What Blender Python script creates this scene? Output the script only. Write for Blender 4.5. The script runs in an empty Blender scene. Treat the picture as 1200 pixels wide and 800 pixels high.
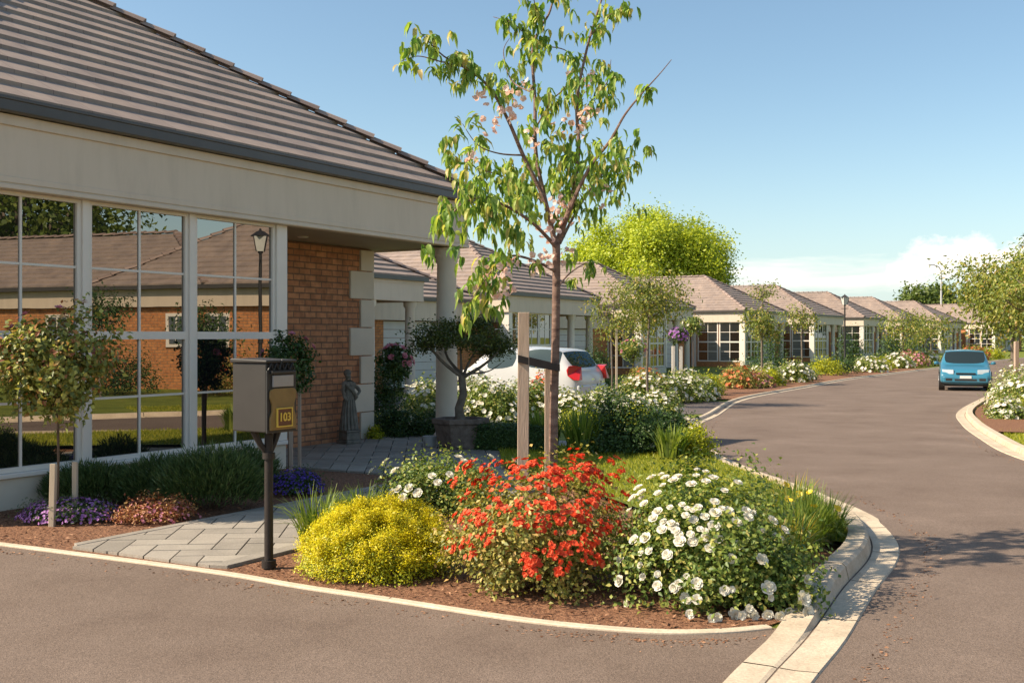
import bpy, bmesh, math, random
import numpy as np
from mathutils import Vector, Matrix

random.seed(7)
RNG = np.random.default_rng(7)
S = bpy.context.scene
COL = S.collection
F = 1250.0          # focal length in photo pixels (1200 wide)
H = 1.55            # eye height
HZ = 394.0          # horizon row in the photo
PI = math.pi

# ------------------------------------------------------------------ terrain
def g(Y):
    if Y <= 12: return 0.0
    if Y <= 40: return -0.012 * (Y - 12)
    if Y <= 110: return -0.336 + 0.001 * (Y - 40)
    return -0.266
BREAKS = (12, 40, 110)

def gp(x, y):
    """ground point seen at photo pixel x, y"""
    Y = F * H / (y - HZ)
    for _ in range(30):
        Y = F * (H - g(Y)) / (y - HZ)
    return Vector(((x - 600) / F * Y, Y, g(Y)))

def at(x, y, Y):
    return Vector(((x - 600) / F * Y, Y, H - (y - HZ) / F * Y))

# ------------------------------------------------------------------ materials
def new_mat(name):
    m = bpy.data.materials.new(name); m.use_nodes = True
    nt = m.node_tree; nt.nodes.clear()
    return m, nt, nt.nodes, nt.links

def ramp(nd, cols, pos=None):
    r = nd.new('ShaderNodeValToRGB')
    el = r.color_ramp.elements
    n = len(cols)
    pos = pos or [i / (n - 1) for i in range(n)]
    while len(el) < n: el.new(0.5)
    for i in range(n):
        el[i].position = pos[i]; el[i].color = (*cols[i], 1)
    return r

def mat_surface(name, cols, scale=6.0, rough=0.7, bump=0.0, bscale=60.0, detail=6, spec=0.3, metal=0.0, coords='Object', stretch=(1, 1, 1), pos=None, bdist=0.01, coat=0.0, island=0.0, speck=None):
    m, nt, nd, lk = new_mat(name)
    out = nd.new('ShaderNodeOutputMaterial'); p = nd.new('ShaderNodeBsdfPrincipled')
    lk.new(p.outputs[0], out.inputs[0])
    tc = nd.new('ShaderNodeTexCoord'); mp = nd.new('ShaderNodeMapping'); mp.inputs['Scale'].default_value = stretch
    lk.new(tc.outputs[coords], mp.inputs[0])
    n = nd.new('ShaderNodeTexNoise'); n.inputs['Scale'].default_value = scale; n.inputs['Detail'].default_value = detail
    n.inputs['Roughness'].default_value = 0.65
    lk.new(mp.outputs[0], n.inputs['Vector'])
    if pos is None:
        k = len(cols); pos = [0.3 + 0.4 * i / max(1, k - 1) for i in range(k)]
    r = ramp(nd, cols, pos)
    fac = n.outputs['Fac']
    if island > 0:
        geo = nd.new('ShaderNodeNewGeometry'); mx = nd.new('ShaderNodeMix')
        mx.inputs[0].default_value = island
        lk.new(n.outputs['Fac'], mx.inputs[2]); lk.new(geo.outputs['Random Per Island'], mx.inputs[3]); fac = mx.outputs[0]
    lk.new(fac, r.inputs[0])
    col = r.outputs[0]
    if speck:
        n3 = nd.new('ShaderNodeTexNoise'); n3.inputs['Scale'].default_value = speck[0]; n3.inputs['Detail'].default_value = 2
        lk.new(mp.outputs[0], n3.inputs['Vector'])
        r3 = ramp(nd, [(1 - speck[1],) * 3, (1 + speck[1],) * 3], [0.3, 0.7]); lk.new(n3.outputs['Fac'], r3.inputs[0])
        mm = nd.new('ShaderNodeMix'); mm.data_type = 'RGBA'; mm.blend_type = 'MULTIPLY'; mm.inputs[0].default_value = 1
        lk.new(col, mm.inputs[6]); lk.new(r3.outputs[0], mm.inputs[7]); col = mm.outputs[2]
    lk.new(col, p.inputs['Base Color'])
    p.inputs['Roughness'].default_value = rough; p.inputs['Specular IOR Level'].default_value = spec
    p.inputs['Metallic'].default_value = metal; p.inputs['Coat Weight'].default_value = coat
    if bump:
        n2 = nd.new('ShaderNodeTexNoise'); n2.inputs['Scale'].default_value = bscale; n2.inputs['Detail'].default_value = 4
        lk.new(mp.outputs[0], n2.inputs['Vector'])
        b = nd.new('ShaderNodeBump'); b.inputs['Strength'].default_value = bump; b.inputs['Distance'].default_value = bdist
        lk.new(n2.outputs['Fac'], b.inputs['Height']); lk.new(b.outputs[0], p.inputs['Normal'])
    return m

def mat_leaf(name, cols, rough=0.45, trans=0.35, spec=0.35, pos=None, tint=(1.15, 1.2, 0.55)):
    if 'petal' not in name and 'blossom' not in name: cols = [(min(.8, a * 1.4), min(.8, b * 1.35), c * 1.2) for a, b, c in cols]
    m, nt, nd, lk = new_mat(name)
    out = nd.new('ShaderNodeOutputMaterial'); p = nd.new('ShaderNodeBsdfPrincipled'); t = nd.new('ShaderNodeBsdfTranslucent')
    mix = nd.new('ShaderNodeMixShader'); mix.inputs[0].default_value = trans
    geo = nd.new('ShaderNodeNewGeometry'); r = ramp(nd, cols, pos)
    lk.new(geo.outputs['Random Per Island'], r.inputs[0])
    lk.new(r.outputs[0], p.inputs['Base Color'])
    mm = nd.new('ShaderNodeMix'); mm.data_type = 'RGBA'; mm.blend_type = 'MULTIPLY'; mm.inputs[0].default_value = 1
    mm.inputs[7].default_value = (*[c * 1.3 for c in tint], 1)
    lk.new(r.outputs[0], mm.inputs[6]); lk.new(mm.outputs[2], t.inputs[0])
    p.inputs['Roughness'].default_value = rough; p.inputs['Specular IOR Level'].default_value = spec
    lk.new(p.outputs[0], mix.inputs[1]); lk.new(t.outputs[0], mix.inputs[2]); lk.new(mix.outputs[0], out.inputs[0])
    return m

def mat_brick(name, c1, c2, mortar, bw=0.23, rh=0.086, ms=0.010):
    m, nt, nd, lk = new_mat(name)
    out = nd.new('ShaderNodeOutputMaterial'); p = nd.new('ShaderNodeBsdfPrincipled'); lk.new(p.outputs[0], out.inputs[0])
    tc = nd.new('ShaderNodeTexCoord'); sp = nd.new('ShaderNodeSeparateXYZ'); ad = nd.new('ShaderNodeMath'); cb = nd.new('ShaderNodeCombineXYZ')
    lk.new(tc.outputs['Object'], sp.inputs[0]); lk.new(sp.outputs[0], ad.inputs[0]); lk.new(sp.outputs[1], ad.inputs[1])
    lk.new(ad.outputs[0], cb.inputs[0]); lk.new(sp.outputs[2], cb.inputs[1])
    b = nd.new('ShaderNodeTexBrick'); b.inputs['Scale'].default_value = 1.0
    b.inputs['Brick Width'].default_value = bw; b.inputs['Row Height'].default_value = rh; b.inputs['Mortar Size'].default_value = ms
    b.inputs['Mortar Smooth'].default_value = 0.3; b.inputs['Bias'].default_value = -0.1
    b.inputs['Color1'].default_value = (*c1, 1); b.inputs['Color2'].default_value = (*c2, 1); b.inputs['Mortar'].default_value = (*mortar, 1)
    lk.new(cb.outputs[0], b.inputs['Vector'])
    n = nd.new('ShaderNodeTexNoise'); n.inputs['Scale'].default_value = 9; n.inputs['Detail'].default_value = 8; lk.new(tc.outputs['Object'], n.inputs['Vector'])
    r = ramp(nd, [(0.7, 0.7, 0.72), (1.2, 1.15, 1.1)], [0.3, 0.7]); lk.new(n.outputs['Fac'], r.inputs[0])
    mm = nd.new('ShaderNodeMix'); mm.data_type = 'RGBA'; mm.blend_type = 'MULTIPLY'; mm.inputs[0].default_value = 1
    lk.new(b.outputs['Color'], mm.inputs[6]); lk.new(r.outputs[0], mm.inputs[7]); lk.new(mm.outputs[2], p.inputs['Base Color'])
    bp = nd.new('ShaderNodeBump'); bp.inputs['Strength'].default_value = 0.8; bp.inputs['Distance'].default_value = 0.01; bp.invert = True
    lk.new(b.outputs['Fac'], bp.inputs['Height']); lk.new(bp.outputs[0], p.inputs['Normal'])
    p.inputs['Roughness'].default_value = 0.85; p.inputs['Specular IOR Level'].default_value = 0.2
    return m

def mat_tile(name):
    m, nt, nd, lk = new_mat(name)
    out = nd.new('ShaderNodeOutputMaterial'); p = nd.new('ShaderNodeBsdfPrincipled'); lk.new(p.outputs[0], out.inputs[0])
    tc = nd.new('ShaderNodeTexCoord')
    b = nd.new('ShaderNodeTexBrick'); b.inputs['Scale'].default_value = 1.0
    b.inputs['Brick Width'].default_value = 0.33; b.inputs['Row Height'].default_value = 1.0; b.inputs['Mortar Size'].default_value = 0.006
    b.inputs['Mortar Smooth'].default_value = 0.5
    b.inputs['Color1'].default_value = (0.315, 0.245, 0.208, 1); b.inputs['Color2'].default_value = (0.27, 0.208, 0.176, 1); b.inputs['Mortar'].default_value = (0.2, 0.145, 0.125, 1)
    lk.new(tc.outputs['UV'], b.inputs['Vector'])
    n = nd.new('ShaderNodeTexNoise'); n.inputs['Scale'].default_value = 2.2; n.inputs['Detail'].default_value = 9; n.inputs['Roughness'].default_value = 0.7
    lk.new(tc.outputs['Object'], n.inputs['Vector'])
    r = ramp(nd, [(0.75, 0.76, 0.8), (1.0, 1, 1), (1.22, 1.18, 1.12)], [0.3, 0.5, 0.7]); lk.new(n.outputs['Fac'], r.inputs[0])
    mm = nd.new('ShaderNodeMix'); mm.data_type = 'RGBA'; mm.blend_type = 'MULTIPLY'; mm.inputs[0].default_value = 1
    lk.new(b.outputs['Color'], mm.inputs[6]); lk.new(r.outputs[0], mm.inputs[7]); lk.new(mm.outputs[2], p.inputs['Base Color'])
    n2 = nd.new('ShaderNodeTexNoise'); n2.inputs['Scale'].default_value = 90; lk.new(tc.outputs['Object'], n2.inputs['Vector'])
    bp = nd.new('ShaderNodeBump'); bp.inputs['Strength'].default_value = 0.35; bp.inputs['Distance'].default_value = 0.004
    lk.new(n2.outputs['Fac'], bp.inputs['Height']); lk.new(bp.outputs[0], p.inputs['Normal'])
    p.inputs['Roughness'].default_value = 0.8; p.inputs['Specular IOR Level'].default_value = 0.25
    return m

def mat_glass(name, tintc=(0.62, 0.66, 0.68), base=(0.012, 0.012, 0.013), refl=0.5, wob=0.02):
    m, nt, nd, lk = new_mat(name)
    out = nd.new('ShaderNodeOutputMaterial'); d = nd.new('ShaderNodeBsdfPrincipled'); gl = nd.new('ShaderNodeBsdfGlossy')
    d.inputs['Base Color'].default_value = (*base, 1); d.inputs['Roughness'].default_value = 0.4; d.inputs['Specular IOR Level'].default_value = 0.0
    gl.inputs['Color'].default_value = (*tintc, 1); gl.inputs['Roughness'].default_value = 0.0
    mix = nd.new('ShaderNodeMixShader'); fr = nd.new('ShaderNodeLayerWeight'); fr.inputs['Blend'].default_value = 0.35
    mr = nd.new('ShaderNodeMapRange'); mr.inputs['To Min'].default_value = refl; mr.inputs['To Max'].default_value = 1.0
    lk.new(fr.outputs['Fresnel'], mr.inputs['Value']); lk.new(mr.outputs[0], mix.inputs[0])
    tc = nd.new('ShaderNodeTexCoord'); n = nd.new('ShaderNodeTexNoise'); n.inputs['Scale'].default_value = 1.3
    lk.new(tc.outputs['Object'], n.inputs['Vector'])
    bp = nd.new('ShaderNodeBump'); bp.inputs['Strength'].default_value = wob; bp.inputs['Distance'].default_value = 0.1
    lk.new(n.outputs['Fac'], bp.inputs['Height']); lk.new(bp.outputs[0], gl.inputs['Normal'])
    lk.new(d.outputs[0], mix.inputs[1]); lk.new(gl.outputs[0], mix.inputs[2]); lk.new(mix.outputs[0], out.inputs[0])
    return m

M = {}
M['asphalt'] = mat_surface('asphalt', [(0.132, 0.093, 0.072), (0.166, 0.120, 0.093), (0.178, 0.130, 0.102), (0.22, 0.162, 0.128)], scale=0.8, rough=0.85, bump=0.6, bscale=150, detail=12, spec=0.25, bdist=0.008, speck=(110, 0.3), pos=[.3, .45, .55, .72])
M['drive'] = mat_surface('old_asphalt', [(0.10, 0.08, 0.075), (0.14, 0.115, 0.105)], scale=1.2, rough=0.9, bump=0.4, bscale=120, speck=(90, 0.2))
M['concrete'] = mat_surface('concrete', [(0.40, 0.32, 0.23), (0.52, 0.42, 0.31), (0.58, 0.48, 0.36)], scale=3.5, rough=0.85, bump=0.25, bscale=70, detail=9, speck=(60, 0.12))
M['edging'] = mat_surface('edging', [(0.50, 0.41, 0.30), (0.64, 0.53, 0.40)], scale=5, rough=0.8, bump=0.2, bscale=80, speck=(45, 0.1))
M['joint'] = mat_surface('joint_sand', [(0.07, 0.06, 0.05), (0.13, 0.11, 0.09)], scale=20)
M['paver'] = mat_surface('paver', [(0.24, 0.21, 0.175), (0.31, 0.27, 0.225), (0.36, 0.315, 0.26)], scale=4, rough=0.85, bump=0.25, bscale=110, island=0.35, speck=(70, 0.12))
M['mulch'] = mat_surface('bark_mulch', [(0.09, 0.04, 0.022), (0.21, 0.10, 0.055), (0.34, 0.18, 0.10)], scale=40, rough=0.95, bump=1.0, bscale=55, bdist=0.02)
M['chips'] = mat_surface('bark_chips', [(0.10, 0.045, 0.025), (0.24, 0.115, 0.06), (0.40, 0.22, 0.13)], scale=20, rough=0.9, island=0.8, pos=[0.1, 0.5, 0.9])
M['lawn'] = mat_surface('lawn', [(0.09, 0.12, 0.014), (0.16, 0.19, 0.022), (0.23, 0.24, 0.04)], scale=1.3, rough=0.9, bump=0.8, bscale=70, detail=10, bdist=0.03, speck=(35, 0.3))
M['cream'] = mat_surface('cream_paint', [(0.60, 0.49, 0.385), (0.66, 0.54, 0.425), (0.69, 0.565, 0.45)], scale=2.6, rough=0.55, bump=0.06, bscale=40, detail=10, stretch=(1.6, 1.6, .3))
M['stucco'] = mat_surface('pale_render', [(0.66, 0.57, 0.46), (0.74, 0.64, 0.52)], scale=2, rough=0.8, bump=0.2, bscale=130, detail=8)
M['white'] = mat_surface('white_paint', [(0.76, 0.68, 0.60), (0.81, 0.73, 0.65)], scale=2, rough=0.4, spec=0.4)
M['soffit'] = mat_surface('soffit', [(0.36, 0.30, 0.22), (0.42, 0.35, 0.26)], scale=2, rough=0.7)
M['gutter'] = mat_surface('gutter_metal', [(0.06, 0.052, 0.048), (0.08, 0.07, 0.064)], scale=3, rough=0.35, spec=0.5)
M['tile'] = mat_tile('roof_tile')
M['cap'] = mat_surface('ridge_tile', [(0.24, 0.175, 0.15), (0.33, 0.245, 0.21)], scale=5, rough=0.8, bump=0.2, bscale=80, island=0.5)
M['brick'] = mat_brick('brick', (0.58, 0.27, 0.14), (0.44, 0.19, 0.10), (0.25, 0.15, 0.10))
M['brick2'] = mat_brick('orange_brick', (0.60, 0.26, 0.10), (0.50, 0.20, 0.08), (0.36, 0.22, 0.13))
M['glass'] = mat_glass('window_glass', tintc=(.64, .60, .55), refl=0.42, wob=.004)
M['carglass'] = mat_glass('car_glass', tintc=(0.42, 0.52, 0.52), base=(0.02, 0.03, 0.032), refl=0.06, wob=0.0)
M['dark'] = mat_surface('dark_metal', [(0.022, 0.02, 0.02), (0.035, 0.032, 0.03)], scale=8, rough=0.5, spec=0.4)
M['postblack'] = mat_surface('post_paint', [(0.022, 0.017, 0.014), (0.038, 0.028, 0.024)], scale=12, rough=0.6, bump=0.2, bscale=60)
M['boxgrey'] = mat_surface('letterbox_grey', [(0.036, 0.031, 0.028), (0.046, 0.040, 0.036)], scale=3, rough=0.5, detail=8)
M['boxtan'] = mat_surface('letterbox_tan', [(0.20, 0.125, 0.045), (0.26, 0.165, 0.06)], scale=9, rough=0.5, detail=8)
M['gold'] = mat_surface('gold_paint', [(0.65, 0.42, 0.06), (0.72, 0.5, 0.1)], scale=5, rough=0.35)
M['plaque'] = mat_surface('plaque_brown', [(0.12, 0.045, 0.02), (0.15, 0.06, 0.03)], scale=5, rough=0.5)
M['label_grey'] = mat_surface('label_grey', [(0.3, 0.27, 0.25), (0.35, 0.32, 0.3)], scale=5, rough=0.5)
M['stake'] = mat_surface('timber_stake', [(0.34, 0.24, 0.18), (0.48, 0.36, 0.28)], scale=7, rough=0.85, stretch=(6, 6, 0.5), bump=0.3, bscale=30)
M['stakepale'] = mat_surface('pale_stake', [(0.5, 0.39, 0.27), (0.6, 0.49, 0.36)], scale=7, rough=0.85, stretch=(6, 6, 0.5))
M['bark'] = mat_surface('cherry_bark', [(0.09, 0.05, 0.04), (0.19, 0.115, 0.09), (0.3, 0.2, 0.16)], scale=9, rough=0.8, stretch=(1, 1, 3), bump=0.5, bscale=25)
M['barkgrey'] = mat_surface('grey_bark', [(0.11, 0.085, 0.065), (0.22, 0.18, 0.14)], scale=10, rough=0.9, bump=0.5, bscale=30)
M['twig'] = mat_surface('twig', [(0.11, 0.07, 0.045), (0.17, 0.11, 0.07)], scale=10, rough=0.85)
M['rubber'] = mat_surface('rubber_tie', [(0.04, 0.03, 0.026), (0.065, 0.05, 0.042)], scale=10, rough=0.75)
M['stone'] = mat_surface('weathered_stone', [(0.12, 0.11, 0.09), (0.21, 0.19, 0.16), (0.29, 0.26, 0.22)], scale=9, rough=0.95, bump=0.7, bscale=35, detail=9)
M['planter'] = mat_surface('planter_stone', [(0.10, 0.075, 0.06), (0.17, 0.125, 0.10), (0.22, 0.17, 0.14)], scale=12, rough=0.95, bump=0.8, bscale=30, detail=9)
M['soil'] = mat_surface('potting_soil', [(0.03, 0.02, 0.015), (0.06, 0.04, 0.03)], scale=40, rough=1, bump=1, bscale=60)
M['pot'] = mat_surface('pale_pot', [(0.4, 0.4, 0.4), (0.5, 0.5, 0.5)], scale=4, rough=0.7)
M['carwhite'] = mat_surface('white_car_paint', [(0.50, 0.50, 0.50), (0.54, 0.54, 0.54)], scale=1, rough=0.35, spec=0.5, coat=0.6)
M['carblue'] = mat_surface('blue_car_paint', [(0.03, 0.165, 0.25), (0.035, 0.185, 0.28)], scale=1, rough=0.35, spec=0.5, coat=0.8)
M['tyre'] = mat_surface('tyre', [(0.02, 0.02, 0.02), (0.03, 0.03, 0.03)], scale=20, rough=0.9)
M['rim'] = mat_surface('alloy_rim', [(0.4, 0.4, 0.42), (0.5, 0.5, 0.52)], scale=5, rough=0.35, metal=0.7)
M['redlens'] = mat_surface('red_lens', [(0.45, 0.01, 0.015), (0.55, 0.02, 0.02)], scale=5, rough=0.2, spec=0.6)
M['clearlens'] = mat_surface('clear_lens', [(0.34, 0.40, 0.43), (0.42, 0.48, 0.5)], scale=9, rough=0.12, spec=0.8)
M['plate'] = mat_surface('number_plate', [(0.65, 0.65, 0.63), (0.72, 0.72, 0.7)], scale=5, rough=0.4)
M['lampglass'] = mat_surface('lamp_glass', [(0.5, 0.5, 0.47), (0.6, 0.6, 0.56)], scale=4, rough=0.2)
M['door'] = mat_surface('stained_door', [(0.12, 0.04, 0.025), (0.17, 0.06, 0.035)], scale=6, rough=0.4, stretch=(4, 4, 0.6))
M['garage'] = mat_surface('garage_door', [(0.58, 0.55, 0.52), (0.63, 0.6, 0.57)], scale=2, rough=0.5)
M['curtain'] = mat_surface('curtain', [(0.5, 0.47, 0.42), (0.6, 0.57, 0.52)], scale=12, rough=0.9, stretch=(8, 8, 0.3))
# foliage
M['l_cherry'] = mat_leaf('cherry_leaf', [(0.06, 0.13, 0.03), (0.15, 0.24, 0.055), (0.30, 0.36, 0.09), (0.40, 0.31, 0.15)], trans=0.42, pos=[0, .4, .8, 1])
M['blossom'] = mat_leaf('cherry_blossom', [(0.82, 0.55, 0.48), (0.88, 0.74, 0.68)], trans=0.4, tint=(1, 0.8, 0.7))
M['l_rose'] = mat_leaf('rose_leaf', [(0.05, 0.09, 0.02), (0.11, 0.16, 0.035), (0.22, 0.25, 0.06), (0.38, 0.33, 0.12)], trans=0.25, pos=[0, .45, .85, 1])
M['l_redrose'] = mat_leaf('red_rose_leaf', [(0.07, 0.09, 0.022), (0.16, 0.17, 0.04), (0.32, 0.28, 0.08), (0.42, 0.28, 0.11)], trans=0.25, pos=[0, .4, .8, 1])
M['l_std'] = mat_leaf('standard_rose_leaf', [(0.06, 0.08, 0.022), (0.16, 0.18, 0.045), (0.36, 0.35, 0.10), (0.30, 0.10, 0.06)], trans=0.25, pos=[0, .45, .8, 1])
M['l_redtip'] = mat_leaf('red_new_leaf', [(0.14, 0.04, 0.03), (0.25, 0.09, 0.05)], trans=0.25, tint=(1, .7, .5))
M['l_dark'] = mat_leaf('dark_leaf', [(0.018, 0.04, 0.012), (0.035, 0.07, 0.018), (0.06, 0.10, 0.025)], trans=0.2)
M['l_lav'] = mat_leaf('lavender_leaf', [(0.035, 0.065, 0.02), (0.06, 0.1, 0.035), (0.12, 0.15, 0.06)], trans=0.2)
M['l_bonsai'] = mat_leaf('bonsai_leaf', [(0.03, 0.045, 0.015), (0.06, 0.08, 0.022), (0.13, 0.14, 0.04)], trans=0.25)
M['l_yellow'] = mat_leaf('yellow_foliage', [(0.28, 0.29, 0.010), (0.48, 0.41, 0.010), (0.62, 0.50, 0.010)], trans=0.2, tint=(1, 1, .4))
M['l_limegreen'] = mat_leaf('lime_leaf', [(0.16, 0.20, 0.015), (0.26, 0.29, 0.02), (0.36, 0.36, 0.025)], trans=0.2)
M['l_gold'] = mat_leaf('golden_leaf', [(0.14, 0.18, 0.014), (0.25, 0.27, 0.016), (0.40, 0.38, 0.02)], trans=0.3)
M['l_golden'] = mat_leaf('bright_golden_leaf', [(0.17, 0.23, 0.018), (0.28, 0.33, 0.022), (0.38, 0.40, 0.028)], trans=0.3)
M['l_golddark'] = mat_leaf('golden_leaf_under', [(0.05, 0.09, 0.014), (0.10, 0.15, 0.018)], trans=0.3)
M['l_strap'] = mat_leaf('strap_leaf', [(0.06, 0.11, 0.02), (0.12, 0.17, 0.03), (0.22, 0.25, 0.06)], trans=0.35)
M['l_lily'] = mat_leaf('daylily_leaf', [(0.06, 0.11, 0.02), (0.14, 0.18, 0.03), (0.32, 0.2, 0.04)], trans=0.35, pos=[0, .6, 1])
M['l_young'] = mat_leaf('young_tree_leaf', [(0.07, 0.10, 0.022), (0.14, 0.175, 0.035), (0.26, 0.26, 0.065), (0.34, 0.22, 0.09)], trans=0.35, pos=[0, .45, .85, 1])
M['l_far'] = mat_leaf('far_tree_leaf', [(0.04, 0.065, 0.015), (0.08, 0.115, 0.025), (0.13, 0.16, 0.035)], trans=0.25)
M['l_pine'] = mat_leaf('pine_leaf', [(0.03, 0.05, 0.016), (0.06, 0.085, 0.03)], trans=0.15)
M['l_redground'] = mat_leaf('bronze_leaf', [(0.16, 0.035, 0.03), (0.30, 0.13, 0.06), (0.40, 0.26, 0.10)], trans=0.2, tint=(1, .7, .5))
M['blade'] = mat_leaf('grass_blade', [(0.12, 0.15, 0.012), (0.21, 0.23, 0.022), (0.34, 0.31, 0.05)], trans=0.35)
M['p_white'] = mat_leaf('white_petal', [(0.74, 0.68, 0.55), (0.82, 0.79, 0.71)], trans=0.25, tint=(.8, .75, .6), rough=0.6)
M['p_red'] = mat_leaf('red_petal', [(0.70, 0.06, 0.02), (0.82, 0.11, 0.035), (0.85, 0.19, 0.08)], trans=0.25, tint=(.9, .5, .3), rough=0.6)
M['p_orange'] = mat_leaf('orange_petal', [(0.5, 0.12, 0.04), (0.62, 0.22, 0.08)], trans=0.25, tint=(.9, .6, .4))
M['p_pink'] = mat_leaf('pink_petal', [(0.55, 0.16, 0.24), (0.65, 0.3, 0.34)], trans=0.25, tint=(.9, .6, .6))
M['p_purple'] = mat_leaf('purple_petal', [(0.36, 0.14, 0.42), (0.52, 0.26, 0.56)], trans=0.2, tint=(.8, .6, 1))
M['p_violet'] = mat_leaf('violet_petal', [(0.09, 0.045, 0.30), (0.16, 0.08, 0.45)], trans=0.2, tint=(.7, .6, 1))
M['p_yellow'] = mat_leaf('yellow_petal', [(0.75, 0.5, 0.02), (0.8, 0.58, 0.04)], trans=0.2, tint=(.9, .8, .3))
M['p_centre'] = mat_leaf('rose_stamens', [(0.55, 0.38, 0.12), (0.6, 0.45, 0.2)], trans=0.1)

# ------------------------------------------------------------------ mesh helpers
def tag(o, label=None, cat=None, group=None, kind=None):
    if label: o['label'] = label
    if cat: o['category'] = cat
    if group: o['group'] = group
    if kind: o['kind'] = kind
    return o

def empty(name, loc=(0, 0, 0), rz=0.0, label=None, cat=None, group=None):
    o = bpy.data.objects.new(name, None); COL.objects.link(o)
    o.location = loc; o.rotation_euler = (0, 0, rz); o.empty_display_size = 0.2
    tag(o, label, cat, group)
    return o

def link_mesh(me, name, mat, parent=None, smooth=False):
    if mat is not None: me.materials.append(mat)
    if smooth: me.polygons.foreach_set('use_smooth', [True] * len(me.polygons))
    o = bpy.data.objects.new(name, me); COL.objects.link(o)
    if parent is not None: o.parent = parent
    return o

def np_mesh(name, V, Fc, mat, parent=None, smooth=False, loc=None):
    """V (n,3), Fc (m,k) all faces with k corners"""
    me = bpy.data.meshes.new(name)
    V = np.asarray(V, dtype=np.float32); Fc = np.asarray(Fc, dtype=np.int32)
    me.vertices.add(len(V)); me.vertices.foreach_set('co', V.ravel())
    m, k = Fc.shape
    me.loops.add(m * k); me.loops.foreach_set('vertex_index', Fc.ravel())
    me.polygons.add(m); me.polygons.foreach_set('loop_start', np.arange(m, dtype=np.int32) * k)
    me.update(calc_edges=True)
    o = link_mesh(me, name, mat, parent, smooth)
    if loc is not None: o.location = loc
    return o

class MB:
    def __init__(s): s.v = []; s.f = []
    def add(s, vs, fs):
        b = len(s.v); s.v += [tuple(v) for v in vs]; s.f += [tuple(b + i for i in f) for f in fs]
    def box(s, x0, x1, y0, y1, z0, z1):
        s.add([(x0, y0, z0), (x1, y0, z0), (x1, y1, z0), (x0, y1, z0), (x0, y0, z1), (x1, y0, z1), (x1, y1, z1), (x0, y1, z1)],
              [(0, 3, 2, 1), (4, 5, 6, 7), (0, 1, 5, 4), (1, 2, 6, 5), (2, 3, 7, 6), (3, 0, 4, 7)])
    def prism(s, pts, z0, z1):
        n = len(pts)
        s.add([(p[0], p[1], z0) for p in pts] + [(p[0], p[1], z1) for p in pts],
              [tuple(reversed(range(n))), tuple(range(n, 2 * n))] + [(i, (i + 1) % n, n + (i + 1) % n, n + i) for i in range(n)])
    def tube(s, path, radii, seg=8, cap=True):
        path = [Vector(p) for p in path]; n = len(path)
        if not hasattr(radii, '__len__'): radii = [radii] * n
        prev = None; rings = []
        for i in range(n):
            t = (path[min(i + 1, n - 1)] - path[max(i - 1, 0)])
            if t.length < 1e-9: t = Vector((0, 0, 1))
            t.normalize()
            if prev is None:
                a = Vector((1, 0, 0)) if abs(t.x) < 0.8 else Vector((0, 1, 0)); u = a.cross(t).normalized()
            else:
                u = (prev - t * prev.dot(t))
                u = u.normalized() if u.length > 1e-6 else Vector((1, 0, 0)).cross(t).normalized()
            prev = u; w = t.cross(u)
            rings.append([path[i] + (u * math.cos(2 * PI * k / seg) + w * math.sin(2 * PI * k / seg)) * radii[i] for k in range(seg)])
        vs = [v for r in rings for v in r]; fs = []
        for i in range(n - 1):
            for k in range(seg):
                k2 = (k + 1) % seg
                fs.append((i * seg + k, i * seg + k2, (i + 1) * seg + k2, (i + 1) * seg + k))
        if cap: fs += [tuple(reversed(range(seg))), tuple(range((n - 1) * seg, n * seg))]
        s.add(vs, fs)
    def lathe(s, prof, c=(0, 0, 0), seg=24):
        rings = [[(c[0] + r * math.cos(2 * PI * k / seg), c[1] + r * math.sin(2 * PI * k / seg), c[2] + z) for k in range(seg)] for r, z in prof]
        vs = [v for r in rings for v in r]; fs = []
        for i in range(len(prof) - 1):
            for k in range(seg):
                k2 = (k + 1) % seg; fs.append((i * seg + k, i * seg + k2, (i + 1) * seg + k2, (i + 1) * seg + k))
        fs += [tuple(reversed(range(seg))), tuple(range((len(prof) - 1) * seg, len(prof) * seg))]
        s.add(vs, fs)
    def build(s, name, mat, parent=None, smooth=False, bevel=0.0, loc=None):
        me = bpy.data.meshes.new(name); me.from_pydata(s.v, [], s.f); me.update()
        o = link_mesh(me, name, mat, parent, smooth)
        if smooth:
            bm = bmesh.new(); bm.from_mesh(me)
            for e in bm.edges:
                if len(e.link_faces) == 2 and e.calc_face_angle(0) > 0.7: e.smooth = False
            bm.to_mesh(me); bm.free()
        if bevel:
            b = o.modifiers.new('bevel', 'BEVEL'); b.width = bevel; b.segments = 2; b.limit_method = 'ANGLE'
        if loc is not None: o.location = loc
        return o

def sheet(name, pts, off, mat, kind='structure', zfun=g):
    """flat-ish polygon laid over the terrain"""
    bm = bmesh.new()
    vs = [bm.verts.new((p[0], p[1], 0)) for p in pts]
    from mathutils.geometry import tessellate_polygon
    for t_ in tessellate_polygon([[Vector((p[0], p[1], 0)) for p in pts]]):
        a_, b_, c_ = (pts[i] for i in t_)
        if abs((b_[0] - a_[0]) * (c_[1] - a_[1]) - (b_[1] - a_[1]) * (c_[0] - a_[0])) > 1e-7: bm.faces.new([vs[i] for i in t_])
    for b in BREAKS:
        bmesh.ops.bisect_plane(bm, geom=bm.verts[:] + bm.edges[:] + bm.faces[:], plane_co=(0, b, 0), plane_no=(0, 1, 0))
    for v in bm.verts: v.co.z = zfun(v.co.y) + off
    bm.normal_update()
    for f in bm.faces:
        if f.normal.z < 0: f.normal_flip()
    me = bpy.data.meshes.new(name); bm.to_mesh(me); bm.free()
    o = link_mesh(me, name, mat)
    if kind: o['kind'] = kind
    return o

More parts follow.
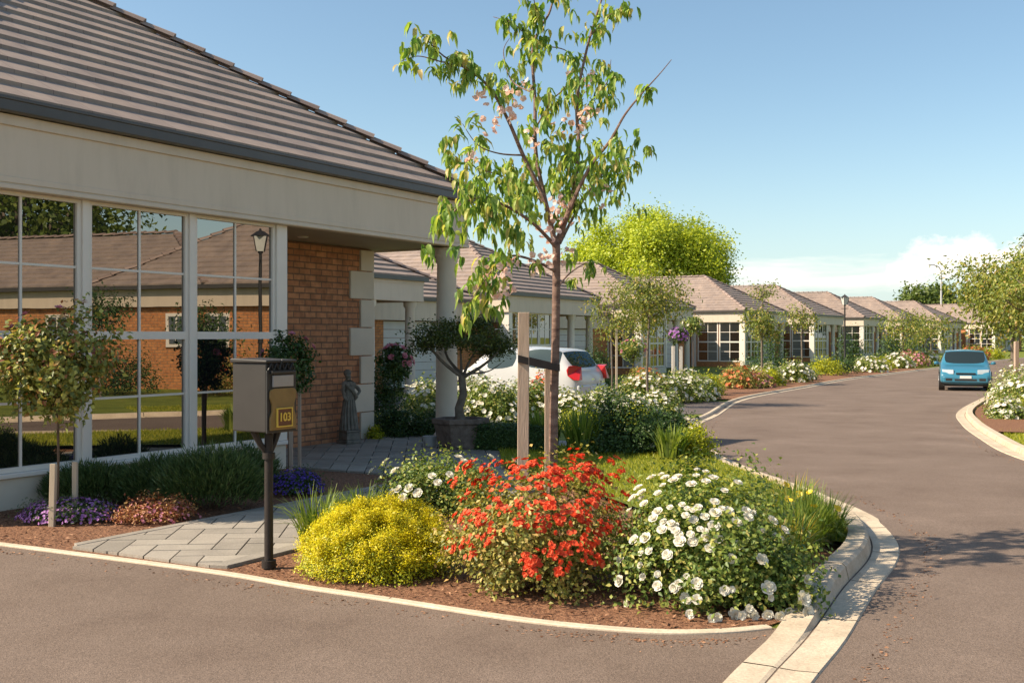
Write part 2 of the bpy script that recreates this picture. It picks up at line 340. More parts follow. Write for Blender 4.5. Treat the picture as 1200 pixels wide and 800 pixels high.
def smooth_path(pts, n=8):
    P = [Vector((*p, 0)) if len(p) == 2 else Vector(p) for p in pts]; out = []
    for i in range(len(P) - 1):
        a = P[max(i - 1, 0)]; b = P[i]; c = P[i + 1]; d = P[min(i + 2, len(P) - 1)]
        for k in range(n):
            t = k / n
            out.append(0.5 * ((2 * b) + (c - a) * t + (2 * a - 5 * b + 4 * c - d) * t * t + (3 * b - a - 3 * c + d) * t ** 3))
    out.append(P[-1]); return out

def sweep(mb, path, profile_fn):
    """profile_fn(i, p) -> list of (offset to the right of travel, z)"""
    n = len(path); rows = []
    for i, p in enumerate(path):
        t = path[min(i + 1, n - 1)] - path[max(i - 1, 0)]; t.z = 0; t.normalize(); r = Vector((t.y, -t.x, 0))
        gz = g(p.y); rows.append([(p.x + r.x * o, p.y + r.y * o, gz + z) for o, z in profile_fn(i, p)])
    k = len(rows[0]); vs = [v for r in rows for v in r]; fs = []
    for i in range(n - 1):
        for j in range(k - 1):
            fs.append((i * k + j, (i + 1) * k + j, (i + 1) * k + j + 1, i * k + j + 1))
    mb.add(vs, fs)

def unit(a):
    return a / np.maximum(np.linalg.norm(a, axis=-1, keepdims=True), 1e-9)

LEAF5 = (np.array([(0, 0, 0), (-.5, .42, .12), (0, .5, -.03), (.5, .42, .12), (0, 1, -.12)], float), np.array([(0, 3, 2), (3, 4, 2), (0, 2, 1), (2, 4, 1)]))
LEAF4 = (np.array([(0, 0, 0), (.5, .45, .05), (0, 1, -.05), (-.5, .45, .05)], float), np.array([(0, 1, 2, 3)]))
LONG7 = (np.array([(0, 0, 0), (-.42, .25, .1), (0, .3, 0), (.42, .25, .1), (-.42, .62, -.02), (0, .66, -.12), (.42, .62, -.02), (0, 1, -.42)], float),
         np.array([(0, 3, 2, 2), (0, 2, 1, 1), (1, 2, 5, 4), (2, 3, 6, 5), (4, 5, 7, 7), (5, 6, 7, 7)]))
BLADE = (np.array([(-.5, 0, 0), (.5, 0, 0), (.38, .55, .05), (-.38, .55, .05), (0, 1, -.1)], float), np.array([(0, 1, 2), (0, 2, 3), (3, 2, 4)]))

def instance_leaves(P, D, N, L, W, tmpl):
    T, Fc = tmpl
    if Fc.shape[1] == 4 and any(f[2] == f[3] for f in Fc):          # split padded triangles
        tri = []
        for f in Fc:
            if f[2] == f[3]: tri.append(f[:3])
            else: tri += [(f[0], f[1], f[2]), (f[0], f[2], f[3])]
        Fc = np.array(tri)
    D = unit(D); X = unit(np.cross(D, N)); Z = np.cross(X, D)
    n = len(P); L = np.broadcast_to(L, (n,)); W = np.broadcast_to(W, (n,))
    V = P[:, None, :] + X[:, None, :] * (T[None, :, 0:1] * W[:, None, None]) + D[:, None, :] * (T[None, :, 1:2] * L[:, None, None]) + Z[:, None, :] * (T[None, :, 2:3] * L[:, None, None])
    Fa = Fc[None] + (np.arange(n) * len(T))[:, None, None]
    return V.reshape(-1, 3), Fa.reshape(-1, Fc.shape[1])

def rnd_dirs(n, rng):
    return unit(rng.normal(size=(n, 3)))

def clump_cloud(rng, n, rad, clumps=30, spread=0.16, hemi=True, low=-0.15, fill=0.25, noise=0.12, centre_z=None):
    """points in a dome rx,ry,rz made of clumps; returns points and outward normals"""
    rx, ry, rz = rad
    d = rnd_dirs(clumps * 3, rng)
    if hemi: d[:, 2] = np.abs(d[:, 2]) * 1.0 + low * (rng.random(len(d)) < 0.5)
    d = unit(d)[:clumps]
    rr = np.minimum(1.02, 1.0 - rng.random(clumps) ** 1.5 * 0.35 - 0.12 + rng.normal(size=clumps) * noise)
    C = d * rr[:, None] * np.array([rx, ry, rz])
    k = rng.integers(0, clumps, n)
    sc = np.array([rx, ry, rz]).mean() * spread
    P = C[k] + rng.normal(size=(n, 3)) * sc
    m = rng.random(n) < fill
    q = rnd_dirs(n, rng); q[:, 2] = np.abs(q[:, 2]) if hemi else q[:, 2]
    P[m] = (q * (rng.random((n, 1)) ** 0.4) * 0.9 * np.array([rx, ry, rz]))[m]
    N = unit(P / np.array([rx, ry, rz]) + 1e-6)
    return P, N, C

def foliage(name, parent, mat, P, N, L, W, rng, tmpl=LEAF5, droop=0.0, up=0.35, rough=0.7, loc=None):
    n = len(P)
    nn = unit(N * 0.7 + rng.normal(size=(n, 3)) * rough * 0.6 + np.array([0, 0, up]))
    D = unit(np.cross(nn, rnd_dirs(n, rng)) + N * 0.35 + np.array([0, 0, -droop]))
    ll = L * rng.uniform(0.65, 1.25, n); ww = W * rng.uniform(0.7, 1.2, n)
    V, Fc = instance_leaves(P, D, nn, ll, ww, tmpl)
    return np_mesh(name, V, Fc, mat, parent, loc=loc)

def rose_mesh(name, r, rng, outer=6, inner=5, cup=0.5, matp=None, centre=True):
    """one open bloom facing +Z"""
    V = []; Fc = []
    def petal(a, rad, w, lift, z0):
        b = len(V); ca, sa = math.cos(a), math.sin(a)
        rows = [(0.05, 0.35, 0), (0.5, 1.0, 0.25), (0.9, 0.85, 0.8), (1.05, 0.35, 0.95)]
        for (t, ww, zz) in rows:
            for sgn in (-1, 0, 1):
                x = t * rad; y = sgn * w * ww * 0.5; z = z0 + lift * zz * rad + (0.08 * rad if sgn else 0) + rng.normal() * 0.03 * rad
                V.append((x * ca - y * sa, x * sa + y * ca, z))
        for i in range(3):
            for j in range(2):
                Fc.append((b + i * 3 + j, b + (i + 1) * 3 + j, b + (i + 1) * 3 + j + 1, b + i * 3 + j + 1))
    for k in range(outer): petal(2 * PI * k / outer + rng.normal() * .12, r, r * 1.0, cup * 0.45, 0)
    for k in range(inner): petal(2 * PI * (k + .5) / inner + rng.normal() * .15, r * 0.66, r * 0.75, cup * 1.3, r * 0.06)
    for k in range(3): petal(2 * PI * (k + .2) / 3, r * 0.35, r * 0.5, cup * 2.6, r * 0.1)
    me = bpy.data.meshes.new(name); me.from_pydata(V, [], Fc); me.update()
    if matp: me.materials.append(matp)
    return me

def bloom_batch(P, N, r, rng, petals=5, cup=0.35):
    """many simple blooms as arrays: each bloom = petals quads"""
    n = len(P); N = unit(N); A = unit(np.cross(N, rnd_dirs(n, rng))); B = np.cross(N, A)
    r = np.broadcast_to(r, (n,)); Vs = []; 
    for k in range(petals):
        a = 2 * PI * k / petals + rng.normal(size=n) * .15
        dirv = A * np.cos(a)[:, None] + B * np.sin(a)[:, None]; side = -A * np.sin(a)[:, None] + B * np.cos(a)[:, None]
        rr = (r * rng.uniform(.85, 1.15, n))[:, None]
        v0 = P; v1 = P + dirv * rr * .6 + side * rr * .55 + N * rr * cup * .6; v2 = P + dirv * rr + N * rr * cup; v3 = P + dirv * rr * .6 - side * rr * .55 + N * rr * cup * .6
        Vs.append(np.stack([v0, v1, v2, v3], 1))
    V = np.stack(Vs, 1).reshape(-1, 3); Fc = np.arange(len(V)).reshape(-1, 4)
    return V, Fc

# ------------------------------------------------------------------ plants
def bush(label, loc, rx, ry, h, n, L, W, mat, rng_seed, name='shrub', cat='shrub', group=None, clumps=40, spread=0.17, blooms=None, stems=12, tmpl=LEAF5, droop=0.0, up=0.35, fill=0.25, noise=0.1, lift=0.12, low=-0.15, extra=None):
    rng = np.random.default_rng(rng_seed)
    root = empty(name, loc, 0, label, cat, group)
    c = lift * h
    P, N, C = clump_cloud(rng, n, (rx, ry, h - c), clumps, spread, True, low, fill, noise)
    P[:, 2] += c; ok = P[:, 2] > 0.015; P = P[ok]; N = N[ok]
    foliage('leaves', root, mat, P, N, L, W, rng, tmpl, droop, up)
    if extra:       # second leaf material on top parts
        m2, frac = extra; k = rng.random(len(P)) < frac; foliage('young_leaves', root, m2, P[k] + N[k] * L * .6, N[k], L, W, rng, tmpl, droop, up)
    if stems:
        mb = MB()
        for i in range(stems):
            e = C[i % len(C)] * 0.85; e = Vector((e[0], e[1], e[2] + c)); b0 = Vector((rng.normal() * rx * .12, rng.normal() * ry * .12, -0.03))
            mid = (b0 + e) * .5 + Vector((0, 0, .12 * h)) ; mb.tube([b0, mid, e], [0.008, 0.006, 0.003], 5)
        mb.build('stems', M['twig'], root)
    if blooms:
        bm_, cnt, r, mode = blooms
        d = rnd_dirs(cnt * 4, rng); d = d[d[:, 2] > -0.05][:cnt]
        BP = d * np.array([rx, ry, h - c]) * (0.98 + rng.normal(size=(len(d), 1)) * 0.06) + np.array([0, 0, c])
        BN = unit(d + rng.normal(size=d.shape) * .3 + np.array([0, 0, .4]))
        if mode == 'batch':
            V, Fc = bloom_batch(BP, BN, r, rng); np_mesh('blossoms', V, Fc, bm_, root)
        elif mode == 'truss':
            Q = (BP[:, None, :] + rng.normal(size=(len(BP), 6, 3)) * r * 1.5).reshape(-1, 3); QN = np.repeat(BN, 6, 0)
            V, Fc = bloom_batch(Q, unit(QN + rng.normal(size=Q.shape) * .4), r, rng); np_mesh('blossoms', V, Fc, bm_, root)
    return root

def place_blooms(root, meshes, pts, normals, rng, smin=.85, smax=1.15, name='bloom'):
    for p, nrm in zip(pts, normals):
        o = bpy.data.objects.new(name, meshes[int(rng.integers(len(meshes)))]); COL.objects.link(o); o.parent = root
        o.location = tuple(p); q = Vector(tuple(nrm)).to_track_quat('Z', 'Y'); o.rotation_mode = 'QUATERNION'
        o.rotation_quaternion = q @ Matrix.Rotation(rng.random() * 6.28, 3, 'Z').to_quaternion()
        s = rng.uniform(smin, smax); o.scale = (s, s, s)

def strap_clump(label, loc, r, L, W, n, mat, seed, name='strap_plant', cat='plant', group=None, flowers=None, spreadout=0.8):
    rng = np.random.default_rng(seed); root = empty(name, loc, 0, label, cat, group)
    V = []; Fc = []
    K = 6
    for i in range(n):
        a = rng.random() * 6.283; rr = r * math.sqrt(rng.random()) * .6; ll = L * rng.uniform(.6, 1.15); lean = rng.uniform(.05, spreadout); az = a + rng.normal() * .5
        x0, y0 = rr * math.cos(a), rr * math.sin(a); w = W * rng.uniform(.7, 1.2); b = len(V); ang = PI / 2 - lean * .35; x = 0; z = 0
        ca, sa = math.cos(az), math.sin(az)
        for k in range(K):
            t = k / (K - 1); ww = w * (1 - t ** 2.2) * .5 + .0006
            V.append((x0 + x * ca - ww * sa, y0 + x * sa + ww * ca, z)); V.append((x0 + x * ca + ww * sa, y0 + x * sa - ww * ca, z + ww * .2))
            x += math.cos(ang) * ll / (K - 1); z += math.sin(ang) * ll / (K - 1); ang -= lean * 2.2 / (K - 1) * (0.5 + t)
            z = max(z, .004)
        for k in range(K - 1): Fc.append((b + 2 * k, b + 2 * k + 1, b + 2 * k + 3, b + 2 * k + 2))
    np_mesh('leaves', np.array(V), np.array(Fc), mat, root)
    if flowers:
        fm, cnt, fr, fh = flowers
        P = np.stack([rng.normal(size=cnt) * r * .5, rng.normal(size=cnt) * r * .5, fh * rng.uniform(.8, 1.1, cnt)], 1)
        mb = MB()
        for p in P: mb.tube([(p[0] * .4, p[1] * .4, 0), (p[0] * .8, p[1] * .8, p[2] * .6), tuple(p)], [.004, .003, .003], 5)
        mb.build('flower_stalks', M['l_strap'], root)
        Nn = unit(rng.normal(size=(cnt, 3)) * .5 + np.array([0, -.5, 1])); V2, F2 = bloom_batch(P, Nn, fr, rng, 6, .5); np_mesh('flowers', V2, F2, fm, root)
    return root

def tree_from_limbs(root, limbs, bark, trunk_path, trunk_r, seg=10, name='trunk'):
    mb = MB(); mb.tube(trunk_path, trunk_r, seg)
    for path, radii in limbs: mb.tube(path, radii, 6)
    return mb.build(name, bark, root, smooth=True)

def stake_obj(loc, h, w, mat, label, lean=(0, 0), group=None, name='timber_stake'):
    mb = MB(); a = w / 2
    z = -0.25
    mb.add([(-a, -a, z), (a, -a, z), (a, a, z), (-a, a, z), (-a + lean[0], -a + lean[1], h), (a + lean[0], -a + lean[1], h), (a + lean[0], a + lean[1], h - .01), (-a + lean[0], a + lean[1], h - .01)],
           [(0, 3, 2, 1), (4, 5, 6, 7), (0, 1, 5, 4), (1, 2, 6, 5), (2, 3, 7, 6), (3, 0, 4, 7)])
    o = mb.build(name, mat, None, bevel=0.004); o.location = loc
    tag(o, label, 'stake', group); return o

def branchy(rng, start, trunk_top, n_main, spread, height, r0):
    """random limbs from points on the upper trunk; returns limbs and twig points"""
    limbs = []; tips = []
    for i in range(n_main):
        f = rng.uniform(0.0, 1.0); base = start.lerp(trunk_top, f); a = i * 2.4 + rng.normal() * .3
        reach = spread * rng.uniform(.55, 1.0) * (1.1 - .35 * f); rise = height * rng.uniform(.25, .75) * (0.5 + .5 * (1 - f)) + 0.02
        e = base + Vector((math.cos(a) * reach, math.sin(a) * reach, rise)); m = base.lerp(e, .5) + Vector((0, 0, -.06 * reach)) + Vector(tuple(rng.normal(size=3) * .04 * reach))
        limbs.append(([base, m, e], [r0 * .5, r0 * .33, r0 * .12])); tips += [m.lerp(e, .3), m.lerp(e, .7), e]
        for j in range(3):
            b = m.lerp(e, rng.uniform(0, .8)); t = b + Vector(tuple(rng.normal(size=3))) * reach * .3 + Vector((0, 0, reach * .08)); limbs.append(([b, t], [r0 * .15, r0 * .06])); tips += [t, b.lerp(t, .6)]
    return limbs, tips

def young_tree(label, base, H_, crown_r, trunk_h, seed, mat='l_young', nl=1500, L=.11, W=.05, group='young trees along the street', r0=.035, name='young_tree', bark='barkgrey', spread=.3, tmpl=LEAF5, nmain=9, shape=1.0, topr=.6):
    rng = np.random.default_rng(seed)
    root = empty(name, base, 0, label, 'tree', group)
    top = Vector((rng.normal() * .05, rng.normal() * .05, H_ * .93)); st = Vector((0, 0, trunk_h))
    limbs, tips = branchy(rng, st, st.lerp(top, .75), nmain, crown_r, (H_ - trunk_h) * .5, r0)
    tips.append(top)
    limbs.append(([st.lerp(top, .6), top], [r0 * .4, r0 * .1]))
    tree_from_limbs(root, limbs, M[bark], [(0, 0, -.1), (rng.normal() * .02, rng.normal() * .02, trunk_h * .5), st, st.lerp(top, .4), st.lerp(top, .8)], [r0, r0 * .9, r0 * .8, r0 * .6, r0 * .3])
    T = np.array([tuple(t) for t in tips]); k = rng.integers(0, len(T), nl); P = T[k] + rng.normal(size=(nl, 3)) * crown_r * spread * np.array([1, 1, .85])
    c = np.array([0, 0, (H_ + trunk_h) / 2]); N = unit(P - c)
    keep = P[:, 2] < H_ * 1.03; P = P[keep]; N = N[keep]
    foliage('crown', root, M[mat], P, N, L, W, rng, tmpl, droop=.5, up=.2, rough=1.0)
    return root

def big_tree(label, base, H_, r, trunk_h, seed, mat, nl, L, group=None, clumps=60, spread=.13, trunk_r=.3, cat='tree', name='tree', mat2=None, flat=1.0):
    rng = np.random.default_rng(seed); root = empty(name, base, 0, label, cat, group)
    cz = (H_ + trunk_h) / 2; hz = (H_ - trunk_h) / 2 * flat
    P, N, C = clump_cloud(rng, nl, (r, r, hz), clumps, spread, False, 0, .15, .07)
    P[:, 2] += cz; mb = MB(); mb.tube([(0, 0, -.3), (.05 * r, 0, trunk_h), (0, .03 * r, cz)], [trunk_r, trunk_r * .75, trunk_r * .45], 10)
    for i in range(14):
        e = C[i]; mb.tube([(0, 0, trunk_h * .9 + i * .05), (e[0] * .45, e[1] * .45, cz + e[2] * .35 - .1), (e[0] * .85, e[1] * .85, cz + e[2] * .85)], [trunk_r * .4, trunk_r * .25, trunk_r * .06], 6)
    mb.build('trunk', M['barkgrey'], root, smooth=True)
    foliage('crown', root, M[mat], P, N, L, L * .6, rng, LEAF4, droop=.2, up=.3, rough=.9)
    return root

# ------------------------------------------------------------------ houses
def hip_roof(root, x0, x1, y0, y1, z0, tanp, gauge=.32, step=.04, caps=True, mat='tile', name='roof'):
    w = min(x1 - x0, y1 - y0) / 2; dh = gauge / math.sqrt(1 + tanp * tanp); n = max(1, math.ceil(w / dh)); V = []; Fc = []; UV = []
    def edge(side, a):
        if side == 0: return (x0 + a, y0 + a), (x1 - a, y0 + a)
        if side == 1: return (x1 - a, y0 + a), (x1 - a, y1 - a)
        if side == 2: return (x1 - a, y1 - a), (x0 + a, y1 - a)
        return (x0 + a, y1 - a), (x0 + a, y0 + a)
    for side in range(4):
        for k in range(n):
            a = k * dh; b = min(w, (k + 1) * dh)
            (p, q), (r, s_) = edge(side, a), edge(side, b); zl = z0 + a * tanp; zu = z0 + b * tanp; bse = len(V)
            V += [(p[0], p[1], zl - .01), (q[0], q[1], zl - .01), (q[0], q[1], zl + step), (p[0], p[1], zl + step), (s_[0], s_[1], zu), (r[0], r[1], zu)]
            ln = math.hypot(q[0] - p[0], q[1] - p[1])
            Fc.append((bse, bse + 1, bse + 2, bse + 3)); UV += [(0, k + .02), (ln, k + .02), (ln, k + .05), (0, k + .05)]
            Fc.append((bse + 3, bse + 2, bse + 4, bse + 5)); UV += [(0, k + .05), (ln, k + .05), (ln - (b - a), k + .98), (b - a, k + .98)]
    me = bpy.data.meshes.new(name); me.from_pydata(V, [], Fc)
    uv = me.uv_layers.new(name='UVMap'); uv.data.foreach_set('uv', np.array(UV, dtype=np.float32).ravel()); me.update()
    roof = link_mesh(me, name, M[mat], root)
    if caps:
        mb = MB(); zt = z0 + w * tanp
        if (x1 - x0) <= (y1 - y0): r0 = ((x0 + x1) / 2, y0 + w, zt); r1 = ((x0 + x1) / 2, y1 - w, zt)
        else: r0 = (x0 + w, (y0 + y1) / 2, zt); r1 = (x1 - w, (y0 + y1) / 2, zt)
        near = lambda c: r0 if math.hypot(c[0] - r0[0], c[1] - r0[1]) < math.hypot(c[0] - r1[0], c[1] - r1[1]) else r1
        lines = [((cx, cy, z0), near((cx, cy))) for cx in (x0, x1) for cy in (y0, y1)]
        if math.dist(r0, r1) > .3: lines.append((r0, r1))
        for a, b in lines:
            a = Vector(a) + Vector((0, 0, .035)); b = Vector(b) + Vector((0, 0, .035)); L = (b - a).length; m = max(1, round(L / .42)); t = (b - a) / L; sd = t.cross(Vector((0, 0, 1))).normalized(); up = sd.cross(t)
            for i in range(m):
                s0 = a + t * (L * i / m); s1 = a + t * (L * (i + 1) / m + .03); vs = []
                for pt, rr, lf in ((s0, .125, .03), (s1, .105, .0)):
                    for ang in (-1.45, -.8, 0, .8, 1.45): vs.append(pt + sd * math.sin(ang) * rr + up * (math.cos(ang) * rr * .75 + lf - .03))
                mb.add(vs, [(j, j + 1, j + 6, j + 5) for j in range(4)] + [(0, 5, 9, 4)] + [(4, 3, 2, 1, 0)])
        mb.build('ridge_tiles', M['cap'], roof)
    return roof

def window_part(root, x0, x1, z0, z1, y, cols=2, rows=2, fr=.05, bar=.025, axis='x', transom=None, mat='white', glass='glass', depth=.06, name='window'):
    """casement with glazing bars in the plane y (axis x) or x (axis y); faces -y / -x"""
    mb = MB(); w = MB()
    def bx(b, a0, a1, d0, d1, c0, c1):
        if axis == 'x': b.box(a0, a1, y + d0, y + d1, c0, c1)
        else: b.box(y + d0, y + d1, a0, a1, c0, c1)
    bx(mb, x0, x0 + fr, -.01, depth, z0, z1); bx(mb, x1 - fr, x1, -.01, depth, z0, z1)
    bx(mb, x0 + fr, x1 - fr, -.01, depth, z0, z0 + fr); bx(mb, x0 + fr, x1 - fr, -.01, depth, z1 - fr, z1)
    secs = [(z0 + fr, z1 - fr)]
    if transom:
        bx(mb, x0 + fr, x1 - fr, -.012, depth - .005, transom - .04, transom + .04); secs = [(z0 + fr, transom - .04), (transom + .04, z1 - fr)]
    for a, b in secs:
        for r in range(1, rows): zz = a + (b - a) * r / rows; bx(mb, x0 + fr, x1 - fr, .006, .03, zz - bar / 2, zz + bar / 2)
    for c in range(1, cols):
        xx = x0 + fr + (x1 - x0 - 2 * fr) * c / cols
        for a, b in secs: bx(mb, xx - bar / 2, xx + bar / 2, .004, .032, a, b)
    f = mb.build(name, M[mat], root, bevel=.003 if fr > .045 else 0)
    bx(w, x0 + fr - .005, x1 - fr + .005, .018, .024, z0 + fr - .005, z1 - fr + .005)
    w.build('pane', M[glass], f)
    return f

def ring(mb, x0, x1, y0, y1, t, z0, z1):
    """rectangular band, butt-jointed, outside faces at the given rectangle"""
    mb.box(x0, x1, y0, y0 + t, z0, z1); mb.box(x0, x1, y1 - t, y1, z0, z1)
    mb.box(x0, x0 + t, y0 + t, y1 - t, z0, z1); mb.box(x1 - t, x1, y0 + t, y1 - t, z0, z1)

DU = Vector((0.5145, 0.8575, 0)); DN = Vector((0.8575, -0.5145, 0)); P0 = Vector((-4.51, 9.40, 0)); HANG = math.atan2(.8575, .5145)

def near_house():
    r = empty('brick_house', P0, HANG, 'nearest bungalow with brown tiled hip roof, deep cream fascia and wide white gridded windows', 'house')
    D = 12.0
    # plinth and window bay
    mb = MB(); mb.box(-1.1, 3.62, .0, .25, -.05, .29); mb.build('plinth', M['stucco'], r, bevel=.006)
    mb = MB(); mb.box(-1.12, 3.64, -.05, .1, .292, .335); mb.build('sill', M['white'], r, bevel=.008)
    # corner posts / mullions
    for x0, x1 in ((-1.1, -.98), (3.45, 3.62)):
        mb = MB(); mb.box(x0, x1, -.02, .16, .337, 2.85); mb.build('corner_post', M['white'], r, bevel=.006)
    edges = [-.978, -.44, .875, 2.19, 3.448]
    for i in range(4):
        window_part(r, edges[i] + (.04 if i else 0), edges[i + 1] - (.04 if i < 3 else 0), .337, 2.85, .02, cols=2, rows=2, fr=.042, bar=.022, transom=1.56)
    for x in edges[1:4]:
        mb = MB(); mb.box(x - .038, x + .038, -.015, .1, .337, 2.85); mb.build('mullion', M['white'], r, bevel=.005)
    # body walls
    mb = MB(); mb.box(3.45, 3.62, .162, 1.395, -.05, 2.85); mb.build('wall', M['brick'], r)
    mb = MB(); mb.box(-1.1, -.87, .252, D, -.05, 2.85); mb.build('wall', M['brick'], r)
    mb = MB(); mb.box(3.45, 6.98, 1.4, 1.63, -.05, 2.85); mb.build('brick_wall', M['brick'], r)
    mb = MB(); mb.box(6.75, 6.98, 1.64, D, -.05, 2.85); mb.build('wall', M['brick'], r)
    # quoins at the end of the porch wall
    z = 0; k = 0; q = MB()
    while z < 2.84:
        h = .42; w = .55 if k % 2 == 1 else .31
        q.box(7.0 - w, 7.002, 1.365, 1.8, z + .006, min(z + h, 2.84) - .006); z += h; k += 1
    q.build('quoins', M['stucco'], r, bevel=.01)
    # porch ceiling
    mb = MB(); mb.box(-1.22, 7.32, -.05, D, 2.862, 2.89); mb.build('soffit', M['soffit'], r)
    # fascia beam with trims
    mb = MB(); ring(mb, -1.24, 7.34, -.10, D + .1, .12, 2.84, 3.5); fa = mb.build('fascia', M['cream'], r)
    mb = MB(); ring(mb, -1.265, 7.365, -.125, D + .125, .023, 3.40, 3.495); ring(mb, -1.258, 7.358, -.118, D + .118, .016, 2.845, 2.885); ring(mb, -1.25, 7.35, -.11, D + .11, .008, 2.90, 2.955)
    mb.build('fascia_trim', M['cream'], fa, bevel=.004)
    mb = MB(); ring(mb, -1.36, 7.46, -.22, D + .22, .10, 3.50, 3.615); gt = mb.build('gutter', M['gutter'], r, bevel=.012)
    mb = MB(); ring(mb, -1.372, 7.472, -.232, D + .232, .02, 3.60, 3.63); mb.build('gutter_lip', M['gutter'], gt, bevel=.005)
    hip_roof(r, -1.35, 7.45, -.21, D + .21, 3.615, .65, gauge=.345, step=.04)
    # column
    mb = MB(); prof = [(.20, 0), (.20, .06), (.185, .08), (.19, .12), (.165, .15), (.16, .2), (.155, 1.5), (.14, 2.6), (.16, 2.63), (.165, 2.67), (.19, 2.70), (.20, 2.74), (.20, 2.835)]
    mb.lathe(prof, (7.14, .14, 0), 28); mb.build('column', M['stucco'], r, smooth=True)
    # downlight
    mb = MB(); mb.lathe([(.06, 0), (.075, .004), (.075, .012)], (4.9, .9, 2.85), 20); mb.build('downlight', M['white'], r, smooth=True)
    return r
near_house()

def bungalow(label, loc, ang, group='houses down the row', wing=8.0, gar=7.0, z0=0, seed=0, detail=True, brick='brick2', garage_kind='door', back=17.0):
    r = empty('bungalow', (loc[0], loc[1], z0), ang, label, 'house', group); D = back
    # walls
    mb = MB(); mb.box(0.0, .2, .25, D, -.2, 2.75); mb.build('wall', M[brick], r)
    mb = MB(); mb.box(.0, 3.9, .0, .2, -.2, .28); mb.build('plinth', M['stucco'], r)
    mb = MB(); mb.box(3.75, wing, 1.8, 2.0, -.2, 2.75); mb.build('porch_wall', M[brick], r)
    mb = MB(); mb.box(3.75, 3.9, .22, 1.79, -.2, 2.75); mb.box(wing - .2, wing, 2.01, D, -.2, 2.75); mb.build('wall', M[brick], r)
    mb = MB(); mb.box(-.08, .2, -.08, .2, .0, 2.70); mb.build('corner_post', M['white'], r)
    mb = MB(); mb.box(3.74, 3.92, -.03, .17, .3, 2.74); mb.build('corner_post', M['white'], r)
    # front bay windows and side window
    for a, b in ((.19, 1.4), (1.44, 2.62), (2.66, 3.72)):
        window_part(r, a, b, .3, 2.73, .03, transom=1.5, fr=.07, bar=.035)
    window_part(r, .21, 1.55, .3, 2.73, -.03, axis='y', transom=1.5, fr=.07, bar=.035)
    window_part(r, 1.62, 2.95, .3, 2.73, -.03, axis='y', transom=1.5, fr=.07, bar=.035)
    mb = MB(); mb.lathe([(.2, 0), (.2, .1), (.16, .14), (.15, 1.5), (.14, 2.5), (.19, 2.56), (.2, 2.7)], (5.9, .15, 0), 16); mb.build('column', M['white'], r, smooth=True)
    mb = MB(); mb.box(-.05, .03, 3.05, 3.35, -.1, 2.70); mb.build('pilaster', M['white'], r)
    # porch door, side glass and column
    mb = MB(); mb.box(5.0, 5.95, 1.74, 1.79, 0, 2.1); dd = mb.build('door', M['door'], r, bevel=.01)
    mb = MB(); mb.box(5.82, 5.86, 1.70, 1.74, .95, 1.1); mb.build('handle', M['rim'], dd)
    window_part(r, 6.4, 7.5, .4, 2.2, 1.75, transom=None, fr=.06, bar=.035)
    mb = MB(); mb.lathe([(.2, 0), (.2, .1), (.16, .14), (.15, 1.5), (.14, 2.5), (.19, 2.56), (.2, 2.7)], (wing - .2, .15, 0), 16); mb.build('column', M['stucco'], r, smooth=True)
    # fascia, gutter, soffit, roof of the wing
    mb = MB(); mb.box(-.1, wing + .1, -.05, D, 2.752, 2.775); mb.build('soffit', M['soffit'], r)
    mb = MB(); ring(mb, -.14, wing + .14, -.1, D + .1, .1, 2.70, 3.3); fs = mb.build('fascia', M['cream'], r)
    mb = MB(); ring(mb, -.155, wing + .155, -.115, D + .115, .013, 3.2, 3.298); ring(mb, -.15, wing + .15, -.11, D + .11, .008, 2.705, 2.76); mb.build('fascia_trim', M['cream'], fs)
    mb = MB(); ring(mb, -.26, wing + .26, -.22, D + .22, .1, 3.3, 3.41); mb.build('gutter', M['gutter'], r)
    hip_roof(r, -.25, wing + .25, -.21, D + .21, 3.41, .55, gauge=.34, step=.05)
    # garage block
    x0 = wing; x1 = wing + gar; yb = 2.2
    mb = MB(); mb.box(x0 + .3, x0 + 1.2, yb + .02, yb + .25, -.2, 2.75); mb.build('garage_pier', M[brick], r)
    mb = MB(); mb.box(x1 - 2.2, x1 - .05, yb + .02, yb + .25, -.2, 2.75); mb.box(x1 - .25, x1 - .05, yb + .26, D - 1, -.2, 2.75); mb.build('garage_wall', M[brick], r)
    mb = MB()
    for i in range(8): mb.box(x0 + 1.25, x1 - 2.25, yb + .1 + (.004 if i % 2 else 0), yb + .16, .02 + i * .27, .02 + (i + 1) * .27 - .012)
    mb.build('garage_door', M['garage'], r)
    mb = MB(); mb.box(x0 + .145, x1, yb - .12, yb + .0, 2.2, 2.85); mb.box(x1 - .12, x1, yb + .001, D - .9, 2.2, 2.85); gf = mb.build('garage_fascia', M['cream'], r)
    mb = MB(); mb.box(x0 + .265, x1 + .1, yb - .24, yb - .121, 2.85, 2.95); mb.box(x1 + .001, x1 + .1, yb - .12, D - .7, 2.85, 2.95); mb.build('garage_gutter', M['gutter'], gf)
    hip_roof(r, x0 - 3.5, x1 + .09, yb - .23, D - .7, 2.95, .52, gauge=.34, step=.05, name='garage_roof')
    return r

